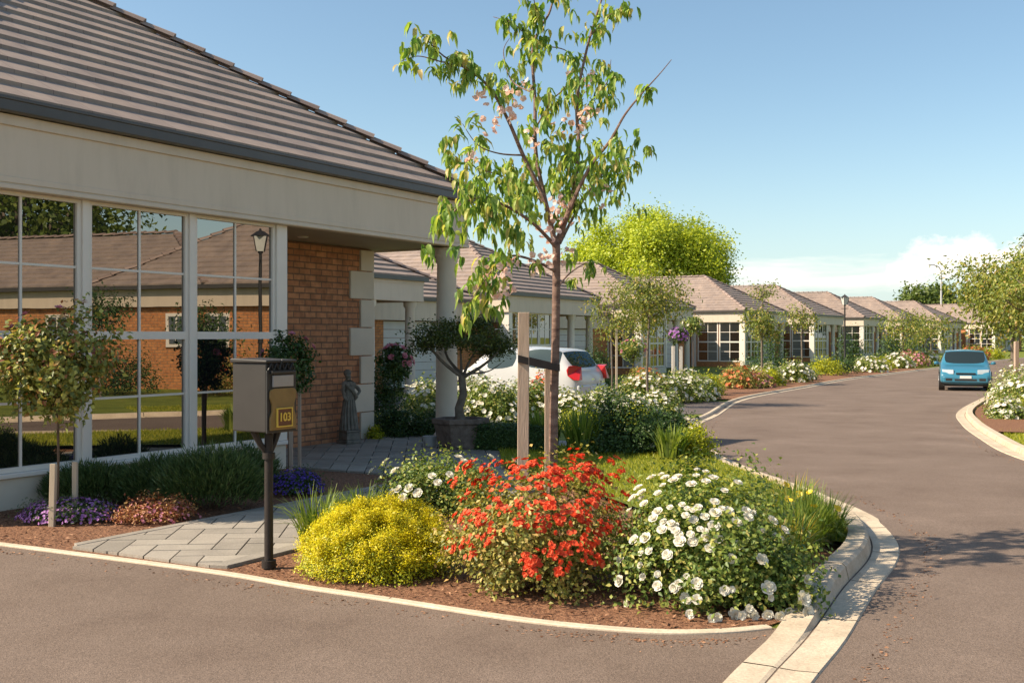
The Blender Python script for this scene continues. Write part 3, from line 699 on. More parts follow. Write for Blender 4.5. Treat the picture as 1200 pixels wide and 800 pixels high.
ROW = [((-6.9, 24.7), 59), ((-.15, 38.0), 63), ((6.2, 51.6), 63), ((14.0, 64.4), 58.5), ((21.8, 77.2), 58.5), ((29.6, 90.0), 58.5), ((37.6, 102.6), 56), ((46.2, 115.0), 52), ((57, 126), 45)]
ROWLAB = ['brick bungalow with a pale garage door, seen past the porch column of the nearest house',
          'bungalow behind the white car, with bright cream fascia corner above it',
          'bungalow with tall white gridded window behind the white rose beds, below the golden tree',
          'bungalow whose sunlit fascia stands just left of the first kerbside tree by the orange flowers',
          'bungalow half hidden by the second pair of kerbside trees, left of the street lamp',
          'bungalow directly behind the black street lamp',
          'bungalow past the street lamp, with a dark shrub before its porch',
          'small far bungalow whose roof rises behind the blue car',
          'farthest bungalow, its brick front showing right of the blue car']
for i, ((p, a), lab) in enumerate(zip(ROW, ROWLAB)):
    bungalow(lab, p, math.radians(a), z0=g(p[1]) + .02, seed=i)

def opposite_house():
    o = Vector((12.6, 20.1, g(18))); ang = math.atan2(-.68, .733)
    r = empty('opposite_house', o, ang, 'orange brick bungalow across the road, mirrored in the near house windows', 'house')
    Ln = 27; D = 10
    mb = MB(); mb.box(0, Ln, 0, .25, -.3, 2.55); mb.box(0, .25, .26, D, -.3, 2.55); mb.box(Ln - .25, Ln, .26, D, -.3, 2.55); mb.build('wall', M['brick2'], r)
    for x, ww in ((1.5, 1.2), (5.4, .8), (6.9, .7), (11.2, .9), (14.6, 1.2), (19.5, 1.3), (23.5, 1.3)): window_part(r, x, x + ww, 1.3, 2.3, -.05, cols=2, rows=1, fr=.09, bar=.05)
    mb = MB(); ring(mb, -.15, Ln + .15, -.15, D + .15, .12, 2.5, 3.02); mb.build('fascia', M['cream'], r)
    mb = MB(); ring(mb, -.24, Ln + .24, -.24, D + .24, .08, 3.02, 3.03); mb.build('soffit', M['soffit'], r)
    mb = MB(); ring(mb, -.35, Ln + .35, -.35, D + .35, .1, 3.03, 3.15); mb.build('gutter', M['gutter'], r)
    hip_roof(r, -.34, 10.3, -.34, D + .35, 3.15, .62, gauge=.34, step=.05)
    hip_roof(r, 6.0, Ln + .34, -.335, D - 2.5, 3.15, .5, gauge=.34, step=.05)
opposite_house()

# ------------------------------------------------------------------ ground, road, paths
sheet('ground', [(-900, -200), (900, -200), (900, 2500), (-900, 2500)], 0.0, M['lawn'])
def ext(a, b, d):
    a = Vector(a); b = Vector(b); return tuple((b + (b - a).normalized() * d))[:2]
EDG = [gp(x, y) for x, y in ((0, 640), (66, 648.5), (247, 672.5), (350, 690), (450, 705), (600, 728), (700, 739), (780, 744), (850, 743), (905, 738))]
EDG = [(-14.0, 12.79), (-8.0, 9.9), (-5.8, 8.84), (-4.9, 8.41), (-4.3, 8.12)] + [(p.x, p.y) for p in EDG]
EDGS = smooth_path(EDG, 8)
KL = [(-.6, -8), (-.45, -2), (.1, 2.2), (.66, 3.8), (1.118, 4.77), (1.52, 5.52), (2.01, 6.54), (2.50, 7.5), (2.76, 8.35), (2.88, 9.4), (2.80, 10.8), (2.64, 12.66), (2.62, 14.3), (2.8, 17), (3.4, 20), (4.2, 22.5), (6.0, 28.6), (8.3, 34), (13.6, 44.6), (19.5, 54), (26, 64), (35, 78), (47, 95), (60, 112)]
KR = [(6.6, -8), (6.6, 3), (6.4, 8), (6.5, 12), (6.8, 14.2), (7.46, 16.5), (8.55, 19.8), (10.2, 23.9), (13.6, 30.4), (18.6, 39.6), (22.4, 46), (28, 55.5), (35, 66), (44, 79), (56, 95), (69, 112)]
KLs = smooth_path(KL, 8); KRs = smooth_path(KR, 8)
def resample(path, step):
    out = [path[0].copy()]; acc = 0
    for a, b in zip(path, path[1:]):
        d = (b - a).length
        while acc + d >= step:
            t = (step - acc) / d; a = a.lerp(b, t); d = (b - a).length; out.append(a.copy()); acc = 0
        acc += d
    out.append(path[-1].copy()); return out
i0 = min(range(len(KLs)), key=lambda i: (KLs[i] - Vector((1.42, 5.6, 0))).length if True else 0)
def off_path(path, d):
    out = []
    for i, p in enumerate(path):
        t = path[min(i + 1, len(path) - 1)] - path[max(i - 1, 0)]; t.normalize(); out.append((p.x + t.y * d, p.y - t.x * d))
    return out
road_poly = [(-14.0, -8)] + off_path(resample(EDGS, .25), -.035) + [(p.x, p.y) for p in KLs[i0 + 1:]] + [(p.x, p.y) for p in reversed(KRs)]
sheet('road', road_poly, .004, M['asphalt'])
def kw(p): return .15 if p.y < 9 else max(.10, .15 - (p.y - 9) * .03)
def cw_(p): return .20 if p.y < 9 else max(.14, .23 - (p.y - 9) * .03)
def kerb_h(p):
    if p.y > 10: return max(.06, .11 - (p.y - 10) * .02)
    return max(0.012, min(.11, .012 + (p.y - 5.4) / 1.2 * .098))
def sweep_joints(mb, path, fn, n=5, gap=.006):
    p = resample([q for q in path if q.y > -1 and q.y < 34], .2)
    far = [q for q in path if q.y >= 34]
    for k in range(0, len(p) - 1, n):
        seg = [q.copy() for q in p[k:k + n + 1]]
        if len(seg) < 2: continue
        d = (seg[1] - seg[0]).normalized(); seg[0] = seg[0] + d * gap; d = (seg[-1] - seg[-2]).normalized(); seg[-1] = seg[-1] - d * gap
        sweep(mb, seg, fn)
    sweep(mb, [p[-1]] + far, fn)
mb = MB(); sweep_joints(mb, KLs, lambda i, p: [(-kw(p), -.05), (-kw(p), kerb_h(p)), (-.03, kerb_h(p)), (-.008, kerb_h(p) - .018 * (kerb_h(p) > .05)), (0.012, .006)])
mb.build('kerb', M['concrete'])['kind'] = 'structure'
mb = MB(); sweep_joints(mb, KLs, lambda i, p: [(.022, -.02), (.024, .010), (.10, .008), (cw_(p), .014), (cw_(p) + .01, .0)])
mb.build('gutter_channel', M['concrete'])['kind'] = 'structure'
mb = MB(); sweep_joints(mb, KRs, lambda i, p: [(-.012, .006), (.008, .07), (.03, .085), (.13, .085), (.13, -.05)])
mb.build('kerb', M['concrete'])['kind'] = 'structure'
mb = MB(); sweep_joints(mb, KRs, lambda i, p: [(-.195, .0), (-.185, .014), (-.10, .008), (-.024, .010), (-.022, -.02)])
mb.build('gutter_channel', M['concrete'])['kind'] = 'structure'
mb = MB(); sweep(mb, EDGS, lambda i, p: [(.0, -.02), (.0, .012), (-.006, .017), (-.060, .017), (-.066, .012), (-.066, -.02)])
mb.build('path_edging', M['edging'])['kind'] = 'structure'

# garden soil between edging, kerb and house
def off_path(path, d):
    out = []
    for i, p in enumerate(path):
        t = path[min(i + 1, len(path) - 1)] - path[max(i - 1, 0)]; t.normalize(); out.append((p.x + t.y * d, p.y - t.x * d))
    return out
edge_in = off_path(EDGS, -.08)
iA = min(range(len(KLs)), key=lambda i: (KLs[i] - Vector((1.50, 5.72, 0))).length)
kin = off_path(KLs, -.145)
k_to = lambda Y: min(range(len(KLs)), key=lambda i: abs(KLs[i].y - Y) + (0 if KLs[i].y > 3 else 99))
HL = lambda u, v: tuple((P0 + DU * u + DN * v))[:2]
bed = [(-6.2, 10.2)] + off_path(resample(EDGS, .2), -.05)[44:] + kin[iA + 1:k_to(15.5)] + [(2.6, 15.5), (-1.0, 15.8), HL(7.2, .5), HL(3.6, -1.6), HL(-1.0, -1.0)]
bed = bed
sheet('garden_bed', bed, .010, M['mulch'])
# lawn of the island
lawn1 = [(1.2, 8.9)] + [(p[0], p[1]) for p in kin[k_to(7.6):k_to(15.0)]] + [(-.2, 14.9), (-.1, 12.2), (.6, 10.6)]
sheet('lawn', lawn1, .07, M['lawn'])

def blades(name, polyf, box, n, L, seed, off, mat='blade', W=.006, kind='stuff', label=None, cat=None):
    rng = np.random.default_rng(seed); x0, x1, y0, y1 = box
    P = np.stack([rng.uniform(x0, x1, n), rng.uniform(y0, y1, n)], 1)
    ok = np.array([polyf(a, b) for a, b in P]); P = P[ok]; z = np.array([g(b) for b in P[:, 1]]) + off
    P3 = np.concatenate([P, z[:, None]], 1); m = len(P3)
    D = unit(rng.normal(size=(m, 3)) * .42 + np.array([0, 0, 1])); N = rnd_dirs(m, rng)
    V, Fc = instance_leaves(P3, D, N, L * rng.uniform(.5, 1.3, m), W * rng.uniform(.7, 1.3, m), BLADE)
    o = np_mesh(name, V, Fc, M[mat]); tag(o, label, cat, None, kind); return o

def inpoly(poly):
    def f(x, y):
        c = False; j = len(poly) - 1
        for i in range(len(poly)):
            xi, yi = poly[i][0], poly[i][1]; xj, yj = poly[j][0], poly[j][1]
            if (yi > y) != (yj > y) and x < (xj - xi) * (y - yi) / (yj - yi) + xi: c = not c
            j = i
        return c
    return f
blades('grass', inpoly(lawn1), (-.3, 3, 7.5, 15.2), 34000, .05, 3, .068, label='short bright lawn grass on the corner island', cat='grass', W=.008)

# paving: herringbone of concrete pavers, clipped to the path
def clip(poly, quad):
    out = poly
    for i in range(len(quad)):
        a = quad[i]; b = quad[(i + 1) % len(quad)]; res = []
        inside = lambda p: (b[0] - a[0]) * (p[1] - a[1]) - (b[1] - a[1]) * (p[0] - a[0]) >= 0
        for k in range(len(out)):
            p = out[k]; q = out[(k + 1) % len(out)]; ip, iq = inside(p), inside(q)
            if ip: res.append(p)
            if ip != iq:
                d1 = (b[0] - a[0]) * (p[1] - a[1]) - (b[1] - a[1]) * (p[0] - a[0]); d2 = (b[0] - a[0]) * (q[1] - a[1]) - (b[1] - a[1]) * (q[0] - a[0]); t = d1 / (d1 - d2)
                res.append((p[0] + (q[0] - p[0]) * t, p[1] + (q[1] - p[1]) * t))
        out = res
        if len(out) < 3: return []
    return out
def paving(quads, z, seed):
    rng = np.random.default_rng(seed); mb = MB(); w = .21; l = .42; gap = .006
    c45, s45 = math.cos(HANG + .62), math.sin(HANG + .62)
    for i in range(-48, 48):
        for j in range(-40, 40):
            # herringbone with 2:1 pavers
            for kind in (0, 1):
                bx = (i + j) * 1.0 * w + 0 ; 
                x = i * w + j * 2 * w; y = i * w - j * 2 * w
                if kind == 0: rect = [(x, y), (x + l, y), (x + l, y + w), (x, y + w)]
                else: rect = [(x, y + w), (x + w, y + w), (x + w, y + w + l), (x, y + w + l)]
                cx = sum(p[0] for p in rect) / 4; cy = sum(p[1] for p in rect) / 4
                rect = [(px + (gap if px < cx else -gap), py + (gap if py < cy else -gap)) for px, py in rect]
                rw = [(-2.3 + px * c45 - py * s45, 9.5 + px * s45 + py * c45) for px, py in rect]
                for q in quads:
                    pl = clip(rw, q)
                    if len(pl) >= 3:
                        zz = z + rng.normal() * .0006; mb.prism(pl, z - .03, zz)
    return mb
mb_dummy = None
def ccw(q):
    a = sum(q[i][0] * q[(i + 1) % len(q)][1] - q[(i + 1) % len(q)][0] * q[i][1] for i in range(len(q))); return q if a > 0 else q[::-1]
# path aligned with the house; lower end cut by the edging
eA = Vector(gp(70, 648)); eB = Vector(gp(250, 672.5)); nrm = Vector((-(eB - eA).y, (eB - eA).x, 0)).normalized() * .09
eA = eA + nrm; eB = eB + nrm
un = lambda p: ((Vector(p) - P0).dot(DU), (Vector(p) - P0).dot(DN))
uA, vA = un(eA); uB, vB = un(eB)
BW = .13
pathq = ccw([HL(uA + .02, vA + .0), HL(uB, vB - BW), HL(4.3, vB - BW), HL(4.3, vA)])
porchq = ccw([HL(4.3, -1.38), HL(4.3, 3.25), HL(8.0, 3.25), HL(8.0, -1.38)])
porch2 = ccw([HL(3.66, -1.38), HL(3.66, 1.7), HL(4.3, 1.7), HL(4.3, -1.38)])
pm = paving([pathq, porchq, porch2], .030, 4); pm.build('paving', M['paver'], None, bevel=0)['kind'] = 'structure'
for q in (pathq, porchq, porch2): 
    o = sheet('path', q, .017, M['joint'])
mb = MB(); mb.prism(ccw([HL(uB, vB - BW + .006), HL(uB + .04, vB), HL(4.3, vB), HL(4.3, vB - BW + .006)]), -.02, .034); mb.build('path_border', M['paver'], None, bevel=.004)['kind'] = 'structure'
mb = MB(); mb.prism(ccw([HL(uA + .10, vA - .09), HL(uA + .06, vA - .006), HL(4.0, vA - .006), HL(4.0, vA - .09)]), -.02, .033); mb.build('path_border', M['paver'], None, bevel=.004)['kind'] = 'structure'

# bark chips
rng = np.random.default_rng(11); n = 9000
P = np.stack([rng.uniform(-4.5, 2.2, n), rng.uniform(5.6, 10.5, n)], 1); fb = inpoly(bed); fp = inpoly(pathq)
ok = np.array([fb(a, b) and not fp(a, b) and not ((Vector((a, b, 0)) - P0).dot(DN) < .05) and ((Vector((a, b, 0)) - P0).dot(DN) < 1.85 or (Vector((a, b, 0)) - P0).dot(DN) > 3.45 or a < -4) for a, b in P]); P = P[ok]
P3 = np.concatenate([P, rng.uniform(.012, .026, (len(P), 1))], 1)
V, Fc = instance_leaves(P3, unit(rng.normal(size=P3.shape) * np.array([1, 1, .2])), unit(rng.normal(size=P3.shape) * .4 + np.array([0, 0, 1])), rng.uniform(.015, .05, len(P3)), rng.uniform(.008, .022, len(P3)), LEAF4)
tag(np_mesh('bark_chips', V, Fc, M['chips']), 'brown bark chips covering the garden soil', 'mulch', None, 'stuff')

# driveway of the second house (white car)
sheet('driveway', [(4.4, 22.9), (5.9, 28.3), (-1.0, 30.5), (-4.5, 31.6), (-6, 27.5), (-5, 24.5), (-2, 23.3)], .012, M['drive'])
sheet('lawn_strip', [(2.62, 15.2), (2.7, 17), (3.2, 20), (4.0, 22.5), (1, 23.0), (-3.5, 23), (-3, 16)], .03, M['lawn'])
# planted soil strip along the far left kerb and right kerb
sb = []
for lo, hi in ((28.8, 62),):
    a = [p for p in KLs if lo < p.y < hi]
    o1 = off_path(a, -.18); o2 = off_path(a, -2.6); sheet('garden_bed', o1 + o2[::-1], .03, M['mulch'])
a = [p for p in KRs if 17.5 < p.y < 40]; sheet('garden_bed', off_path(a, .18) + off_path(a, 2.4)[::-1], .05, M['mulch'])
rlawn = [(6.72, 8), (6.75, 12), (7.05, 14.2), (7.7, 16.4), (8.2, 18), (10.5, 19), (14, 17), (14, 8)]
blades('grass', inpoly(rlawn), (6.6, 9.5, 12.5, 19), 16000, .06, 5, .0, label='mown lawn grass inside the right kerb', cat='grass', W=.012)

# ------------------------------------------------------------------ letterbox
def letterbox():
    b = gp(315, 668); ang = HANG
    r = empty('letterbox', (b.x, b.y, .02), ang, 'grey letterbox on a dark post with tan front and gold house number', 'letterbox')
    # local x = along the house line (away), y = towards the house; front face looks to -y
    mb = MB(); mb.tube([(0, 0, -.3), (0, 0, .5), (0, 0, .885)], [.030, .029, .028], 14); mb.tube([(0, 0, .72), (0, 0, .76)], .042, 14); mb.tube([(0, 0, .0), (0, 0, .05)], .048, 14)
    mb.tube([(0, 0, .74), (-.05, .03, .82), (-.085, .05, .905)], [.018, .02, .026], 8); mb.tube([(0, 0, .74), (.05, 0, .82), (.085, 0, .905)], [.018, .02, .026], 8)
    mb.build('post', M['postblack'], r, smooth=True)
    x0, x1, y0, y1, z0, z1 = -.13, .135, -.10, .20, .905, 1.355
    mb = MB(); mb.box(x0, x1, y0, y1, z0, z1); body = mb.build('box', M['boxgrey'], r, bevel=.008)
    mb = MB(); mb.add([(x0 - .012, y0 - .015, z1 + .002), (x1 + .012, y0 - .015, z1 + .002), (x1 + .012, y1 + .012, z1 + .002), (x0 - .012, y1 + .012, z1 + .002), (x0 - .012, y0 - .015, z1 + .02), (x1 + .012, y0 - .015, z1 + .02), (x1 + .012, y1 + .012, z1 + .03), (x0 - .012, y1 + .012, z1 + .03)],
                      [(0, 3, 2, 1), (4, 5, 6, 7), (0, 1, 5, 4), (1, 2, 6, 5), (2, 3, 7, 6), (3, 0, 4, 7)]); mb.build('lid', M['boxgrey'], r, bevel=.006)
    # ornate front: frame, tan panel with notched sides, slot label, plaque
    mb = MB(); cx = (x0 + x1) / 2; hw = (x1 - x0) / 2
    mb.box(x0 - .004, x1 + .004, y0 - .014, y0 - .002, z0 - .006, z1 - .05); fr = mb.build('front_frame', M['dark'], r, bevel=.003)
    def plate(pts, ya, yb):
        m_ = MB(); n_ = len(pts); m_.add([(cx + p[0], ya, p[1]) for p in pts] + [(cx + p[0], yb, p[1]) for p in pts], [tuple(range(n_)), tuple(reversed(range(n_, 2 * n_)))] + [(i, n_ + i, n_ + (i + 1) % n_, (i + 1) % n_) for i in range(n_)]); return m_
    a = hw - .012
    prof = [(a, .92), (a, 1.0), (a - .018, 1.04), (a - .018, 1.09), (a, 1.13), (a, 1.17), (a - .012, 1.185), (a - .04, 1.19)]
    pts = prof + [(-x, z) for x, z in reversed(prof)]
    plate(pts, y0 - .03, y0 - .0145).build('front_panel', M['boxtan'], r, bevel=.002)
    mb = MB(); mb.box(cx - .065, cx + .065, y0 - .040, y0 - .031, .945, 1.055); pq = mb.build('number_plaque', M['plaque'], r, bevel=.003)
    mb = MB(); ring_ = [(cx - .072, cx + .072, .938, .945), (cx - .072, cx + .072, 1.055, 1.062), (cx - .072, cx - .065, .945, 1.055), (cx + .065, cx + .072, .945, 1.055)]
    for q in ring_: mb.box(q[0], q[1], y0 - .044, y0 - .031, q[2], q[3])
    mb.build('plaque_border', M['gold'], pq)
    mb = MB(); mb.box(cx - .095, cx + .095, y0 - .030, y0 - .015, 1.20, 1.275); lp = mb.build('slot_label', M['label_grey'], r, bevel=.003)
    mb = MB(); mb.box(cx - .11, cx + .11, y0 - .035, y0 - .015, 1.285, 1.305); mb.build('slot_hood', M['dark'], r, bevel=.004)
    # ornate cresting on top
    mb = MB()
    for k in range(5):
        xx = cx - .1 + k * .05; mb.tube([(xx - .022, y0 - .01, 1.31), (xx, y0 - .012, 1.352 + (.02 if k == 2 else 0)), (xx + .022, y0 - .01, 1.31)], [.006, .008, .006], 6)
    mb.build('cresting', M['dark'], r)
    def text(s, size, x, z, y, mat, parent, ext_=.002, nm='number'):
        cu = bpy.data.curves.new(nm, 'FONT'); cu.body = s; cu.size = size; cu.align_x = 'CENTER'; cu.align_y = 'CENTER'; cu.extrude = ext_; cu.offset = .0018
        ob = bpy.data.objects.new(nm + '_tmp', cu); COL.objects.link(ob)
        bpy.context.view_layer.update(); me = bpy.data.meshes.new_from_object(ob.evaluated_get(bpy.context.evaluated_depsgraph_get())); bpy.data.objects.remove(ob)
        me.materials.clear(); me.materials.append(mat)
        o = bpy.data.objects.new(nm, me); COL.objects.link(o); o.parent = parent; o.location = (x, y, z); o.rotation_euler = (PI / 2, 0, 0)
    text('103', .075, cx, 1.0, y0 - .043, M['gold'], pq)
    text('MAIL', .05, cx, 1.238, y0 - .032, M['dark'], lp, nm='lettering') if False else None
letterbox()

# ------------------------------------------------------------------ cherry tree
def cherry():
    Y0 = 7.15; b = Vector((at(648, 600, Y0).x, Y0, 0)); rng = np.random.default_rng(21)
    r = empty('cherry_tree', b, 0, 'young flowering cherry tree with drooping leaves and a few pink blossoms, tied to a stake', 'tree')
    def pt(x, y, dy=0): p = at(x, y, Y0 + dy); return Vector((p.x - b.x, p.y - b.y, p.z))
    trunk = [Vector((0, 0, -.1)), pt(648, 560), pt(649, 480), pt(651, 400), pt(652, 330), pt(652, 285)]
    tr = [.037, .032, .030, .029, .028, .027]
    L_ = []
    def limb(pts, r0, r1, n=6):
        q = smooth_path([tuple(pt(*p)) for p in pts], n); m = len(q); L_.append((q, [r0 + (r1 - r0) * (i / (m - 1)) ** .8 for i in range(m)])); return q
    A = limb([(652, 300, 0), (640, 240, -.05), (613, 182, -.1), (595, 140, -.2), (575, 105, -.3), (552, 84, -.4), (520, 66, -.5), (492, 38, -.55)], .022, .003)
    A2 = limb([(540, 78, -.45), (515, 72, -.5), (490, 66, -.5), (470, 72, -.55)], .006, .002)
    B = limb([(652, 290, 0), (640, 240, .1), (628, 180, .15), (627, 120, .2), (624, 60, .25), (634, 32, .3), (645, 12, .3), (652, -25, .3)], .020, .006)
    B2 = limb([(626, 55, .25), (615, 40, .3), (600, 27, .3), (578, 20, .35)], .006, .002)
    B3 = limb([(632, 32, .3), (628, 10, .2), (622, -15, .1)], .007, .002)
    C = limb([(652, 285, 0), (668, 240, .1), (678, 180, .2), (676, 120, .25), (686, 65, .35), (697, 25, .4), (712, -22, .5)], .021, .006)
    C2 = limb([(690, 45, .35), (712, 20, .3), (735, 5, .2)], .006, .002)
    D = limb([(656, 280, 0), (672, 235, -.1), (692, 195, -.2), (715, 165, -.3), (732, 135, -.35), (752, 110, -.4), (772, 88, -.42), (787, 70, -.45)], .017, .002)
    E = limb([(652, 290, 0), (625, 262, -.3), (590, 240, -.55), (560, 232, -.7), (535, 245, -.8), (518, 272, -.85)], .014, .003)
    F_ = limb([(651, 318, 0), (625, 305, -.25), (598, 300, -.4), (578, 315, -.5), (560, 340, -.6), (545, 362, -.62)], .012, .002)
    G_ = limb([(656, 285, 0), (680, 240, .3), (705, 205, .5), (730, 188, .6), (746, 182, .65)], .012, .002)
    H_ = limb([(651, 340, 0), (668, 320, .3), (690, 308, .45), (712, 312, .5)], .008, .002)
    I_ = limb([(613, 182, -.1), (585, 180, -.25), (560, 170, -.35), (542, 145, -.4)], .007, .002)
    J_ = limb([(640, 240, .1), (610, 215, .2), (585, 205, .3), (555, 195, .35), (545, 178, .35)], .009, .002)
    K_ = limb([(628, 150, .15), (645, 120, 0), (660, 105, -.1), (668, 92, -.1)], .007, .002)
    N_ = limb([(676, 140, .25), (696, 115, .2), (712, 95, .15), (716, 70, .1)], .007, .002)
    O_ = limb([(624, 60, .25), (640, 55, .5), (664, 60, .7), (672, 78, .75)], .007, .002)
    Q_ = limb([(627, 110, .2), (600, 95, .4), (590, 62, .45), (597, 45, .45)], .007, .002)
    tree_from_limbs(r, L_, M['bark'], trunk, tr)
    P = []; N = []; DD = []
    def hang(q, f0, f1, per, n_each, jit=.05, down=.8, dens=1.0):
        m = len(q)
        for k in range(int(per * dens)):
            f = f0 + (f1 - f0) * rng.random(); i = min(m - 2, int(f * (m - 1))); c = q[i].lerp(q[i + 1], f * (m - 1) - i); c = np.array(c) + rng.normal(size=3) * jit
            ln = n_each + int(rng.integers(-2, 3))
            for j in range(max(2, ln)):
                az = rng.random() * 6.283; d = np.array([math.cos(az) * .75, math.sin(az) * .75, -down * rng.uniform(.5, 1.6)]); P.append(c + rng.normal(size=3) * .015); DD.append(d); N.append(np.array([math.cos(az), math.sin(az), .8]) + rng.normal(size=3) * .35)
    hang(A, .45, 1, 34, 6, .055); hang(A2, .1, 1, 16, 6, .05); hang(B, .15, .98, 44, 6, .08); hang(B2, .4, 1, 9, 6, .03); hang(B3, .2, 1, 9, 6, .05)
    hang(C, .15, .98, 46, 6, .075); hang(C2, .2, 1, 12, 6, .05); hang(D, .22, .5, 16, 6, .06); hang(D, .72, .84, 5, 5, .02, .4)
    hang(E, .3, 1, 44, 7, .085, 1.1, dens=1.6); hang(F_, .35, 1, 24, 7, .07, 1.1, dens=1.6); hang(G_, .25, 1, 34, 6, .08, dens=1.6); hang(H_, .3, 1, 9, 5, .05)
    hang(I_, .3, 1, 10, 5, .06, .3); hang(J_, .2, 1, 34, 7, .09, 1.1, dens=1.6); hang(K_, .2, 1, 16, 6, .06); hang(N_, .1, 1, 22, 6, .06); hang(O_, .2, 1, 12, 6, .05); hang(Q_, .2, 1, 12, 6, .05)
    core = [pt(640, 240, 0), pt(660, 215, .2), pt(625, 205, .1), pt(690, 225, .3), pt(600, 235, -.2), pt(650, 180, .1)]
    for c in core:
        for k in range(13):
            cc = np.array(c) + rng.normal(size=3) * .14
            for j in range(6):
                az = rng.random() * 6.283; P.append(cc + rng.normal(size=3) * .02); DD.append(np.array([math.cos(az) * .7, math.sin(az) * .7, -rng.uniform(.5, 1.5)])); N.append(np.array([math.cos(az), math.sin(az), .8]) + rng.normal(size=3) * .3)
    P = np.array(P); N = np.array(N); DD = np.array(DD); n = len(P)
    V, Fc = instance_leaves(P, DD, N, .088 * rng.uniform(.4, 1.25, n), .030 * rng.uniform(.75, 1.25, n), LONG7); np_mesh('crown', V, Fc, M['l_cherry'], r)
    bl = [(650, 252, 0), (645, 272, 0), (656, 262, .05), (655, 240, 0), (583, 322, -.5), (590, 332, -.5), (578, 335, -.5), (600, 300, -.4), (625, 303, -.25), (564, 112, -.3), (596, 130, -.2), (610, 105, .3), (690, 130, .25), (684, 95, .3), (680, 140, .2), (675, 160, .2), (598, 128, -.2), (622, 160, .1), (706, 228, .3), (660, 150, .2), (555, 185, .3), (575, 150, -.1), (640, 310, 0), (668, 300, .1)]
    Q = []
    for x, y, dy in bl:
        c = np.array(pt(x, y, dy - .08)); k = 8
        Q.append(c + rng.normal(size=(k, 3)) * .04)
    Q = np.concatenate(Q); V, Fc = bloom_batch(Q, rnd_dirs(len(Q), rng), .024, rng, 5, .4); np_mesh('blossoms', V, Fc, M['blossom'], r)
    # stakes and tie
    s1 = at(612, 540, Y0 - .1); stake_obj((s1.x, s1.y, 0), H - (366 - HZ) / F * (Y0 - .1), .075, M['stake'], 'tall square timber stake left of the cherry trunk, tied to it', (.01, 0))
    s2 = at(643, 540, Y0 + .12); stake_obj((s2.x, s2.y, 0), H - (432 - HZ) / F * (Y0 + .12), .055, M['stake'], 'shorter timber stake right behind the cherry trunk')
    mb = MB(); a = at(607, 420, Y0 - .155) - b; c = at(630, 426, Y0 - .1) - b; d = at(655, 431, Y0 - .06) - b
    def strap(p, q, w=.024, t=.012):
        v = []
        for pp in (p, q):
            v += [(pp.x, pp.y - t, pp.z - w), (pp.x, pp.y + t, pp.z - w), (pp.x, pp.y + t, pp.z + w), (pp.x, pp.y - t, pp.z + w)]
        mb.add(v, [(0, 1, 2, 3), (7, 6, 5, 4), (0, 4, 5, 1), (1, 5, 6, 2), (2, 6, 7, 3), (3, 7, 4, 0)])
    strap(a, c); strap(c + Vector((.001, 0, 0)), d)
    a2 = a + Vector((0, .19, 0)); d2 = d + Vector((0, .14, 0)); strap(a2, d2); strap(a + Vector((-.006, .0, 0)), a2 + Vector((-.006, 0, 0))); strap(d + Vector((.006, 0, 0)), d2 + Vector((.006, 0, 0)))
    mb.build('tree_tie', M['rubber'], r)
cherry()

# ------------------------------------------------------------------ foreground shrubs
rngb = np.random.default_rng(5)
white_roses = [rose_mesh('white_rose_bloom', .036, rngb, 6, 5, .5, M['p_white']) for _ in range(4)]
def red_truss(seed):
    rr = np.random.default_rng(seed); n = 9; P = rr.normal(size=(n, 3)) * np.array([.028, .028, .018]); N = unit(P * 8 + np.array([0, 0, .6]))
    V, Fc = bloom_batch(P, N, .022, rr, 6, .35); V2, F2 = bloom_batch(P + N * .004, N, .013, rr, 5, .8)
    V = np.concatenate([V, V2]); Fc = np.concatenate([Fc, F2 + len(Fc) * 4])
    me = bpy.data.meshes.new('red_bloom'); me.from_pydata(V.tolist(), [], Fc.tolist()); me.update(); me.materials.append(M['p_red']); return me
reds = [red_truss(s) for s in range(5)]

# red rose bush
rb = bush('large scarlet rose bush at the front of the bed, between yellow and white bushes', (.18, 6.6, .0), .57, .56, .80, 13500, .032, .022, M['l_redrose'], 31, name='red_rose_bush', cat='rose bush', noise=.16, clumps=64, spread=.12, stems=26, fill=.3)
def pxdome(cx, cy, rx, ry, h, lift, pxpts, rng, jit=.02):
    """points on the dome surface facing the camera at given photo pixels"""
    out = []; nr = []
    for (x, y) in pxpts:
        d = Vector(((x - 600) / F, 1, -(y - HZ) / F)); o = Vector((0, 0, H)); c = Vector((cx, cy, lift)); s = Vector((rx, ry, h - lift))
        a = sum((d[i] / s[i]) ** 2 for i in range(3)); b = 2 * sum(d[i] * (o[i] - c[i]) / s[i] ** 2 for i in range(3)); k = sum(((o[i] - c[i]) / s[i]) ** 2 for i in range(3)) - 1
        disc = b * b - 4 * a * k
        t = (-b - math.sqrt(disc)) / (2 * a) if disc > 0 else -b / (2 * a)
        p = o + d * t; nn = Vector(((p.x - c.x) / s.x, (p.y - c.y) / s.y, (p.z - c.z) / s.z + .3)).normalized()
        out.append((p.x - cx + rng.normal() * jit, p.y - cy + rng.normal() * jit, max(.03, p.z))); nr.append(tuple(nn))
    return out, nr
red_px = []
